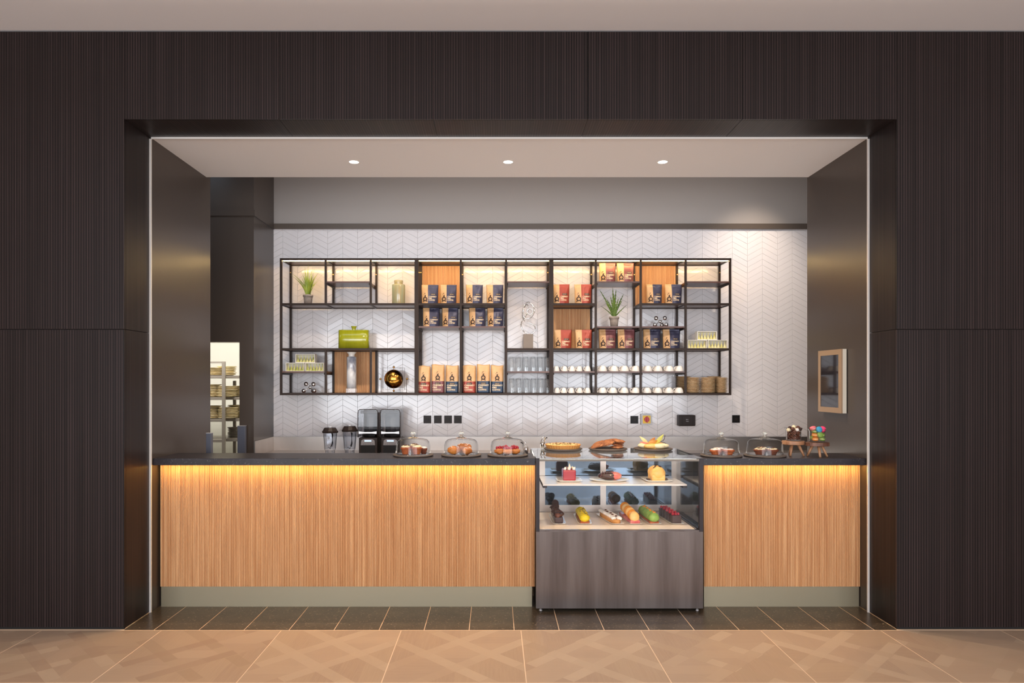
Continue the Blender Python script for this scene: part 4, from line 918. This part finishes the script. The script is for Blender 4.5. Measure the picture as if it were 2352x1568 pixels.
# ---------------------------------------------------------------- display case
CX0, CX1, CF, CB = wx(1231,4.8), wx(1615.5,4.8), 4.80, 5.55
ZD = wz(1216,4.81); ZTOP = wz(1052,4.8)
cs = root('display_case', ((CX0+CX1)/2,CF,0), 'refrigerated glass cake display case with dark brushed steel base', 'display case'); ox = (CX0+CX1)/2; w = (CX1-CX0)/2
MB().box(-w,w,0,.02,.022,wz(1221,4.8),0,.0015).build('front_panel', DSTEEL, cs)
MB().box(-w+.002,w-.002,.021,.73,.03,ZD-.022).build('body', DFRAME, cs)
MB().box(-w+.02,w-.02,.004,.03,ZD-.018,ZD-.002).build('sill', DSTEEL, cs)
MB().box(-w+.02,w-.02,.02,.735,ZD-.021,ZD-.004).build('base_tray', DFRAME, cs)
for x_ in (-w+.035, w-.035):
    for y_ in (.03,.68): MB().lathe([(0,0),(.012,0),(.012,.006),(.007,.008),(.007,.03),(0,.03)], 16, (x_,y_,0)).build('foot', SILVER, cs)
MB().box(-w,-w+.025,0,.03,wz(1221,4.8),ZTOP-.001,0,.001).build('post', DFRAME, cs); MB().box(w-.027,w,0,.03,wz(1221,4.8),ZTOP-.001,0,.001).build('post', DFRAME, cs)
MB().box(-w,-w+.012,.70,.74,ZD,ZTOP-.008).build('post', DFRAME, cs); MB().box(w-.012,w,.70,.74,ZD,ZTOP-.008).build('post', DFRAME, cs)
MB().box(-w+.026,w-.028,.012,.018,ZD,ZTOP-.016).build('front_pane', CLEAR, cs)
MB().box(-w+.004,-w+.010,.03,.70,ZD,ZTOP-.008).build('side_pane', CLEAR, cs); MB().box(w-.010,w-.004,.03,.70,ZD,ZTOP-.008).build('side_pane', GLASS('case_side_glass', (.86,.86,.86), boost=4), cs)
MB().box(-w+.002,w-.002,-.0,.745,ZTOP-.006,ZTOP).build('top_pane', TOPG, cs)
MB().box(-w+.026,w-.028,.003,.011,ZTOP-.022,ZTOP-.0065).build('top_trim', M('case_top_trim', (104,94,84), .35, .5), cs)
MB().box(-w+.03,w-.04,.02,.030,ZTOP-.014,ZTOP-.008).build('led_strip', LEDW, cs)
MB().box(-w+.03,w-.05,.03,.66,ZD-.0035,ZD).build('deck', CASEW, cs)
for x_ in (w-.048, w-.030): MB().box(x_,x_+.008,.03,.66,ZD-.003,ZD+.008).build('side_track', DSTEEL, cs)
zs_ = .859; xa, xb = wx(1247,5.0)-ox, wx(1578,5.0)-ox
MB().box(xa,xb,.20,.655,zs_-.010,zs_,0,.001).build('shelf', CASEG, cs)
for x_ in (xa, xb-.03): MB().box(x_,x_+.03,.197,.65,zs_-.026,zs_-.0105,0,.001).build('shelf_bracket', DFRAME, cs)
# rear sliding doors
Yr = .672
MB().box(-w+.012,w-.012,Yr,Yr+.03,ZD,ZD+.014).box(-w+.012,w-.012,Yr,Yr+.03,ZTOP-.03,ZTOP-.007).build('rear_frame', CASEG, cs)
for (a, b_, y_) in ((wx(1239,5.47)-ox, wx(1392,5.47)-ox, Yr), (wx(1378,5.48)-ox, wx(1556,5.48)-ox, Yr+.014)):
    z0, z1 = ZD+.014, ZTOP-.031; e = .045
    d = MB().box(a,a+e,y_,y_+.012,z0,z1).box(b_-e,b_,y_,y_+.012,z0,z1).box(a+e,b_-e,y_,y_+.012,z0,z0+e*.9).box(a+e,b_-e,y_,y_+.012,z1-.02,z1).build('rear_door', CASEG, cs)
    MB().box(a+e,b_-e,y_+.003,y_+.009,z0+e*.9,z1-.02).build('pane', MIRROR, d)

def sqplate(x, y, z, w_, d_, label, kind='square', rz=0, grp='ivory plates in the case'):
    r = root('serving_plate', (x,y,z), label, 'plate', grp, rz)
    n = 40; e = {'square': .22, 'oval': 1.0, 'long': .35}[kind]
    pt = lambda k_, s: [(s*w_/2*math.copysign(abs(math.cos(a))**e, math.cos(a)), s*d_/2*math.copysign(abs(math.sin(a))**e, math.sin(a))) for a in [2*PI*q/n for q in range(n)]]
    b = MB(); rings = [[b.bm.verts.new((p_[0],p_[1],z_)) for p_ in pt(0, s)] for s, z_ in ((.72,0),(.8,.002),(1,.011),(.985,.0125),(.82,.0055),(.6,.005))]
    for A, B in zip(rings, rings[1:]):
        for k in range(n): b.bm.faces.new((A[k],A[(k+1)%n],B[(k+1)%n],B[k])).smooth = True
    b.bm.faces.new(rings[0][::-1]); b.bm.faces.new(rings[-1]); b.build('dish', PLATE, r); return r
ZS = zs_
# shelf: three cakes
x_, y_ = wx(1307,5.17), 5.2
sqplate(x_,y_,ZS,.19,.2,'square ivory plate under the red glazed cake'); r = root('red_cake', (x_,y_-.005,ZS+.0056), 'cuboid red glazed cake with white chocolate curls on top', 'cake')
MB().box(-.048,.048,-.065,.065,0,.082,0,.010).build('body', REDV, r)
for k in range(7): MB().tube([(-.035+.011*k,-.05+.012*(k%3),.080),(-.03+.011*k,-.045,.094+.008*(k%2)),(-.02+.010*k,-.03,.085),(-.015+.01*k,-.02,.098)], [.011,.010,.008,.005], 6).build('curl', (WICE, MAROON, CREAMF)[k%3], r)
MB().prism([(-.006,.085),(.018,.088),(.004,.128)], -.012, -.008).build('chocolate_shard', CREAMF, r)
x_ = wx(1399.5,5.2); sqplate(x_,5.2,ZS,.305,.21,'oval ivory plate under the half chocolate half red cake','oval'); r = root('glazed_ring_cake', (x_,5.2,ZS+.0056), 'oval cake glazed half chocolate and half red', 'cake')
MB().blob((-.0,0,.030), .088, (1,.8,.34), .05, 8, sub=3).build('chocolate_half', CHOC, r); MB().blob((.036,0,.031), .056, (1,1.22,.545), .05, 8, sub=3, seed=3).build('red_half', REDM, r)
for k in range(5): MB().tube([(-.075+.02*k,-.056,.028),(-.062+.02*k,-.035,.055),(-.05+.02*k,-.0,.0635),(-.045+.02*k,.03,.056)], .0025, 6).build('icing_stripe', MAROON, r)
b = MB()
for k in range(9): b.blob((.0+.003*k,-.062+.012*k,.042+.0028*min(k,9-k)), .005, sub=1)
tag(b.build('nut_crumbs', CREAMF, r), kind='stuff')
x_ = wx(1510,5.17); sqplate(x_,5.2,ZS,.205,.20,'square ivory plate under the apricot loaf cake'); r = root('apricot_cake', (x_,5.2,ZS+.0056), 'apricot coloured domed loaf cake with chocolate flakes', 'cake')
b = MB()
for k in range(3): b.blob((0,-.045+.045*k,.052), .054, (1.05,.75,1), .05, 8, sub=3, seed=k)
b.box(-.050,.050,-.078,.078,0,.046,0,.014); b.build('body', PEACH, r)
for k in range(6): MB().prism([(-.012,0),(.01,.002),(.004,.012),(-.008,.010)], -.004, 0).build('chocolate_flake', CHOC, r, (-.03+.013*k,-.05+.03*(k%3),.100-.006*abs(k-2.5)+.004), random.uniform(0,3))
for k in range(8):
    s = -1 if k < 4 else 1; MB().blob((s*(.062+.010*(k%2)),-.04+.012*(k%4),.008), .0075, (1.2,.8,.8), sub=2).build('coffee_bean', CHOC, r)
# deck: six long plates
items = [(1276,1186,'dark chocolate'),(1335,1189,'yellow'),(1398,1191,'white tart'),(1443,1187,'orange fruit'),(1487,1188,'green'),(1536,1187,'chocolate cubes')]
ZP = ZD; ang = math.radians(16)
for px, py, kind in items:
    Yc = 5.16; x_ = wx(px, Yc-.02)+.012; rz = {'dark chocolate':.0,'yellow':-.02,'white tart':.16,'orange fruit':.06,'green':.04,'chocolate cubes':.06}[kind]
    sqplate(x_,Yc,ZP,.105,.42,f'long ivory plate under the {kind} cake','long',rz,'long ivory plates on the case floor')
    z0 = ZP+.0056
    if kind == 'dark chocolate':
        r = root('chocolate_log', (x_,Yc,z0), 'dark chocolate log cake covered in curls, leftmost on the case floor', 'cake', None, rz)
        MB().box(-.03,.03,-.17,.17,0,.045,0,.008).build('sponge', CHOC, r)
        for k in range(12): MB().blob((random.uniform(-.018,.018),-.155+.028*k,.052+random.uniform(0,.01)), .026, (1,.8,.7), .5, 10, sub=2, seed=k).build('chocolate_curl', CHOCM if k%3 == 0 else CHOC, r)
        for k in range(3): MB().lathe([(0,-.0015),(.026,-.0015),(.026,.0015),(0,.0015)], 20).build('chocolate_disc', CHOC, r, (0,.14-.02*k,.095-.01*k)).rotation_euler = (PI/2-.3,0,0)
    elif kind == 'yellow':
        r = root('yellow_roll', (x_,Yc,z0), 'yellow iced roll cake dotted with seeds', 'cake', None, rz)
        MB().box(-.034,.034,-.17,.17,0,.014,0,.004).build('sponge', SPONGE, r); b = MB()
        for k in range(7): b.blob((.0,-.145+.048*k,.036), .038, (1,.95,.78), .1, 9, sub=3, seed=k)
        b.build('icing', YEL, r); b = MB()
        for k in range(26):
            a = random.uniform(-.9,.9); b.blob((math.sin(a)*.036,random.uniform(-.16,.16),.036+.030*math.cos(a)), .0035, (1.3,1,.6), sub=1)
        tag(b.build('seeds', CHOC, r), kind='stuff')
    elif kind == 'white tart':
        r = root('white_tart', (x_,Yc,z0), 'long white piped tart dotted with chocolate drops', 'tart', None, rz); n = 40
        pts = [(.046*math.cos(a)*1.0, .185*math.copysign(abs(math.sin(a))**.75, math.sin(a))) for a in [2*PI*k/n for k in range(n)]]
        MB().slab(pts, 0, .030, 0, True).build('crust', CRUST, r)
        b = MB()
        for k in range(22):
            s = -1 if k%2 else 1; b.blob((s*.020,-.16+.0152*k,.034), .020, (1,.75,.7), .1, sub=2, seed=k)
        b.build('piped_cream', WICE, r)
        for k in range(5): MB().blob((.004*(-1)**k,-.13+.06*k,.048), .010, (1,1,.5), sub=2).build('chocolate_drop', CHOCM, r)
    elif kind == 'orange fruit':
        r = root('fruit_loaf', (x_,Yc,z0), 'loaf cake topped with a row of orange fruit halves', 'cake', None, rz)
        MB().box(-.036,.036,-.17,.17,0,.022,0,.004).build('sponge', REDM, r)
        for k in range(6): MB().blob((0,-.145+.056*k,.045+.004*k), .038, (.98,.62,1.05), .05, sub=3, seed=k, rot=(-.4,0,0)).build('fruit_half', ORNG if k%2 else PEACH, r)
    elif kind == 'green':
        r = root('green_roll', (x_,Yc,z0), 'green dusted roll cake with an orange ridge', 'cake', None, rz)
        MB().box(-.034,.034,-.17,.17,0,.014,0,.004).build('sponge', SPONGE, r); b = MB()
        for k in range(7): b.blob((0,-.145+.048*k,.040), .041, (.98,.9,.9), .12, 9, sub=3, seed=k+9)
        b.build('icing', GREEN, r); b = MB()
        for k in range(16): b.blob((random.uniform(-.012,.012),-.15+.02*k,.074), .0095, (1,1,.6), .3, sub=1, seed=k)
        tag(b.build('orange_crumbs', ORNG, r), kind='stuff')
    else:
        for k in range(5):
            yy = -.14+.07*k; xx = -yy*math.sin(rz)
            r = root('chocolate_cube', (x_-yy*math.sin(rz),Yc+yy*math.cos(rz),z0), f'square chocolate cake topped with berries, {ORD[k]} from the front of the right row', 'cake', 'chocolate cubes with berries', rz)
            MB().box(-.033,.033,-.026,.026,0,.056,0,.0015).build('body', CHOC, r)
            for q in range(3): MB().blob((-.02+.02*q,.003*(-1)**q,.0645), .011, (1,1,1), .15, 16, sub=2, seed=q).build('raspberry', BERRY, r)
# on top of the case
ZG = ZTOP+.0003; Yt_ = 5.39
def board(px, lb): 
    r = root('slate_stand', (wx(px,Yt_),Yt_,ZG), lb, 'board', 'round slate boards'); MB().lathe([(0,0),(.138,0),(.150,.008),(.150,.014),(.144,.016),(0,.016)], 56).build('disc', SLATE, r); return wx(px,Yt_), ZG+.016
x_, z_ = board(1293, 'round slate board under the nut tart on the case'); r = root('nut_tart', (x_,Yt_,z_), 'round fluted custard tart on top of the glass case', 'tart'); n = 72
b = MB(); rings = [[b.bm.verts.new((R_*(1+(.012 if k%2 else -.012))*math.cos(2*PI*k/n),R_*(1+(.012 if k%2 else -.012))*math.sin(2*PI*k/n),q)) for k in range(n)] for R_, q in ((.126,0),(.138,.028),(.134,.030),(.130,.025))]
for A, B in zip(rings, rings[1:]):
    for k in range(n): b.bm.faces.new((A[k],A[(k+1)%n],B[(k+1)%n],B[k]))
b.bm.faces.new(rings[0][::-1]); b.build('crust', CRUST, r); MB().lathe([(.131,.0255),(.12,.029),(0,.032)], 56).build('filling', TARTF, r)
b = MB()
for k in range(60): a = random.uniform(0,2*PI); q = .12*math.sqrt(random.random()); b.blob((q*math.cos(a),q*math.sin(a),.033), random.uniform(.002,.004), (1.8,.8,.8), sub=1, rot=(0,0,a))
tag(b.build('nuts', M('roast_nuts', (110,66,34), .6), r), kind='stuff')
x_, z_ = board(1396, 'round slate board under the cookies on the case')
ck = []
def cookie(x, y, z, rot, label):
    o = MB().blob((0,0,0), .050, (1,1,.2), .12, 12, sub=3, seed=x*9).build('cookie', COOK, None, (x,y,z)); o.rotation_euler = rot; tag(o, label, 'cookie', 'cookies on the case')
rowA = [(-.095,-.02),(-.068,-.025),(-.036,-.03),(-.002,-.035)]
for k, (dx, dy) in enumerate(rowA): cookie(x_+dx,Yt_+dy-.01,z_+.022+.006*k,(.15,-.5+.06*k,0),f'brown cookie leaning left in the front of the pile, {ORD[k]} from left')
for k in range(3): cookie(x_-.06+.05*k,Yt_+.05,z_+.034+.010*k,(.1,-.35+.1*k,0),f'brown cookie in the rear of the pile, {ORD[k]} from left')
for k in range(3): cookie(x_+.062+.010*k,Yt_-.045+.035*k,z_+.010+.0165*k,(.05,.1*k,0),f'brown cookie lying flat at the right of the pile, {ORD[k]} from bottom')
cookie(x_+.03,Yt_+.01,z_+.052,(.1,-.3,0),'brown cookie on the very top of the pile')
cookie(x_+.085,Yt_-.01,z_+.055,(.1,.1,0),'brown cookie near the top right of the pile')
x_, z_ = board(1500, 'round slate board under the leaf-decorated gateau'); r = root('leaf_gateau', (x_,Yt_,z_), 'apricot gateau with chocolate leaves and dark curls on the case', 'cake')
for k in range(7):
    a = 2*PI*k/7-.3; MB().blob((.072*math.cos(a),.072*math.sin(a),.019), .05, (1,1,.4), .03, sub=3, seed=k, rot=(0,0,a)).build('petal', PEACH if k%2 else CREAMF, r)
MB().lathe([(0,0),(.09,0),(.092,.02),(.07,.034),(0,.036)], 40).build('base', PEACH, r)
def leafp(name, p0, p1, wv, m, bend=.01):
    b = MB(); p0 = Vector(p0); p1 = Vector(p1); d = p1-p0; sd = Vector((-d.z,0,d.x)).normalized(); prev = None
    for j in range(13):
        q = j/12; c_ = p0+d*q+Vector((0,-bend*math.sin(PI*q),0)); ww = wv*math.sin(PI*min(.98,max(.04,q))**.8)*(1+.12*(-1)**j); v = (b.bm.verts.new(c_-sd*ww), b.bm.verts.new(c_+Vector((0,-.002,0))), b.bm.verts.new(c_+sd*ww))
        if prev:
            for i_ in (0,1): b.bm.faces.new((prev[i_],prev[i_+1],v[i_+1],v[i_]))
        prev = v
    me = b.build(name, m, r, fix=False); so = me.modifiers.new('t', 'SOLIDIFY'); so.thickness = .0015
YL = M('yellow_green_leaf', (214,206,96), .5); PL = M('pale_leaf', (246,232,160), .5); RU = M('russet_leaf', (200,112,52), .45, c2=(214,160,60), nscale=14)
leafp('leaf', (-.045,-.02,.034), (-.112,-.03,.092), .013, PL); leafp('leaf', (.012,-.02,.036), (.075,-.03,.108), .016, YL); leafp('leaf', (.03,0,.036), (.055,-.01,.072), .010, YL)
leafp('leaf', (-.05,-.03,.036), (.03,-.03,.060), .018, RU); leafp('leaf', (-.03,-.01,.038), (.012,-.01,.082), .016, RU); leafp('leaf', (-.112,-.04,.05), (-.04,-.04,.036), .006, REDM); leafp('leaf', (-.06,-.06,.030), (.02,-.062,.032), .010, YL)
for pts in ([(.045,0,.06),(.06,-.01,.052),(.078,-.01,.058),(.088,-.01,.075),(.09,-.01,.100)], [(.03,-.02,.044),(.055,-.03,.048),(.08,-.03,.044),(.100,-.03,.032),(.100,-.03,.018),(.094,-.03,.010)]): MB().tube(pts, .0026, 6).build('chocolate_curl', CHOC, r)

# ---------------------------------------------------------------- storeroom rack with crockery
Yk = 7.45; r = root('storage_rack', (0,Yk,0), 'grey metal shelving rack seen through the storeroom doorway', 'rack')
xp = wx(514,Yk); xl = -3.75
for px_, yy in ((xp,0),(xl,0),(wx(539,8.0),.55),(xl,.55)): MB().box(px_-.017,px_+.017,yy-.012,yy+.012,0,wz(830,Yk) if yy == 0 else 1.62,0,.001).build('upright', RACK, r)
zls = [wz(862,Yk),wz(912,Yk),wz(962,Yk),wz(1009,Yk),.35]
for z_ in zls: MB().box(xl+.02,xp-.018,-.010,.54,z_-.03,z_,0,.001).box(xp-.018,wx(556,Yk+.2),.10,.54,z_-.03,z_,0,.001).build('rack_shelf', RACK, r)
MB().box(xl+.02,xp-.018,-.011,.011,wz(834,Yk),wz(830,Yk)-.001).build('top_bar', RACK, r)
rp = plate_obj('plate', .105, CLAYW, .02); rb = plate_obj('plate', .07, GREYC, .016)
def stack(x, y, z, n, me, st, word):
    for k in range(n): tag(link('plate', me, None, (x+random.uniform(-.006,.006),y,z+k*st)), f'pale plate, {ORD[k]} from the bottom of the {word} rack stack', 'plate', 'plates on the storeroom rack')
stack(wx(489,7.6),7.6,zls[0],5,rp,.017,'top shelf left'); stack(wx(524,7.75),7.7,zls[0],6,rp,.017,'top shelf right')
stack(wx(487,7.6),7.6,zls[1],8,rp,.017,'second shelf left'); stack(wx(521,7.58),7.58,zls[1],7,rp,.017,'second shelf middle'); stack(wx(545,7.85),7.85,zls[1],7,rp,.017,'second shelf right')
stack(wx(487,7.6),7.6,zls[2],8,rp,.017,'third shelf left'); stack(wx(523,7.58),7.58,zls[2],7,rp,.017,'third shelf middle'); stack(wx(546,7.85),7.85,zls[2],8,rp,.017,'third shelf right')
stack(wx(538,7.8),7.8,zls[3],8,rb,.0135,'bottom shelf grey')
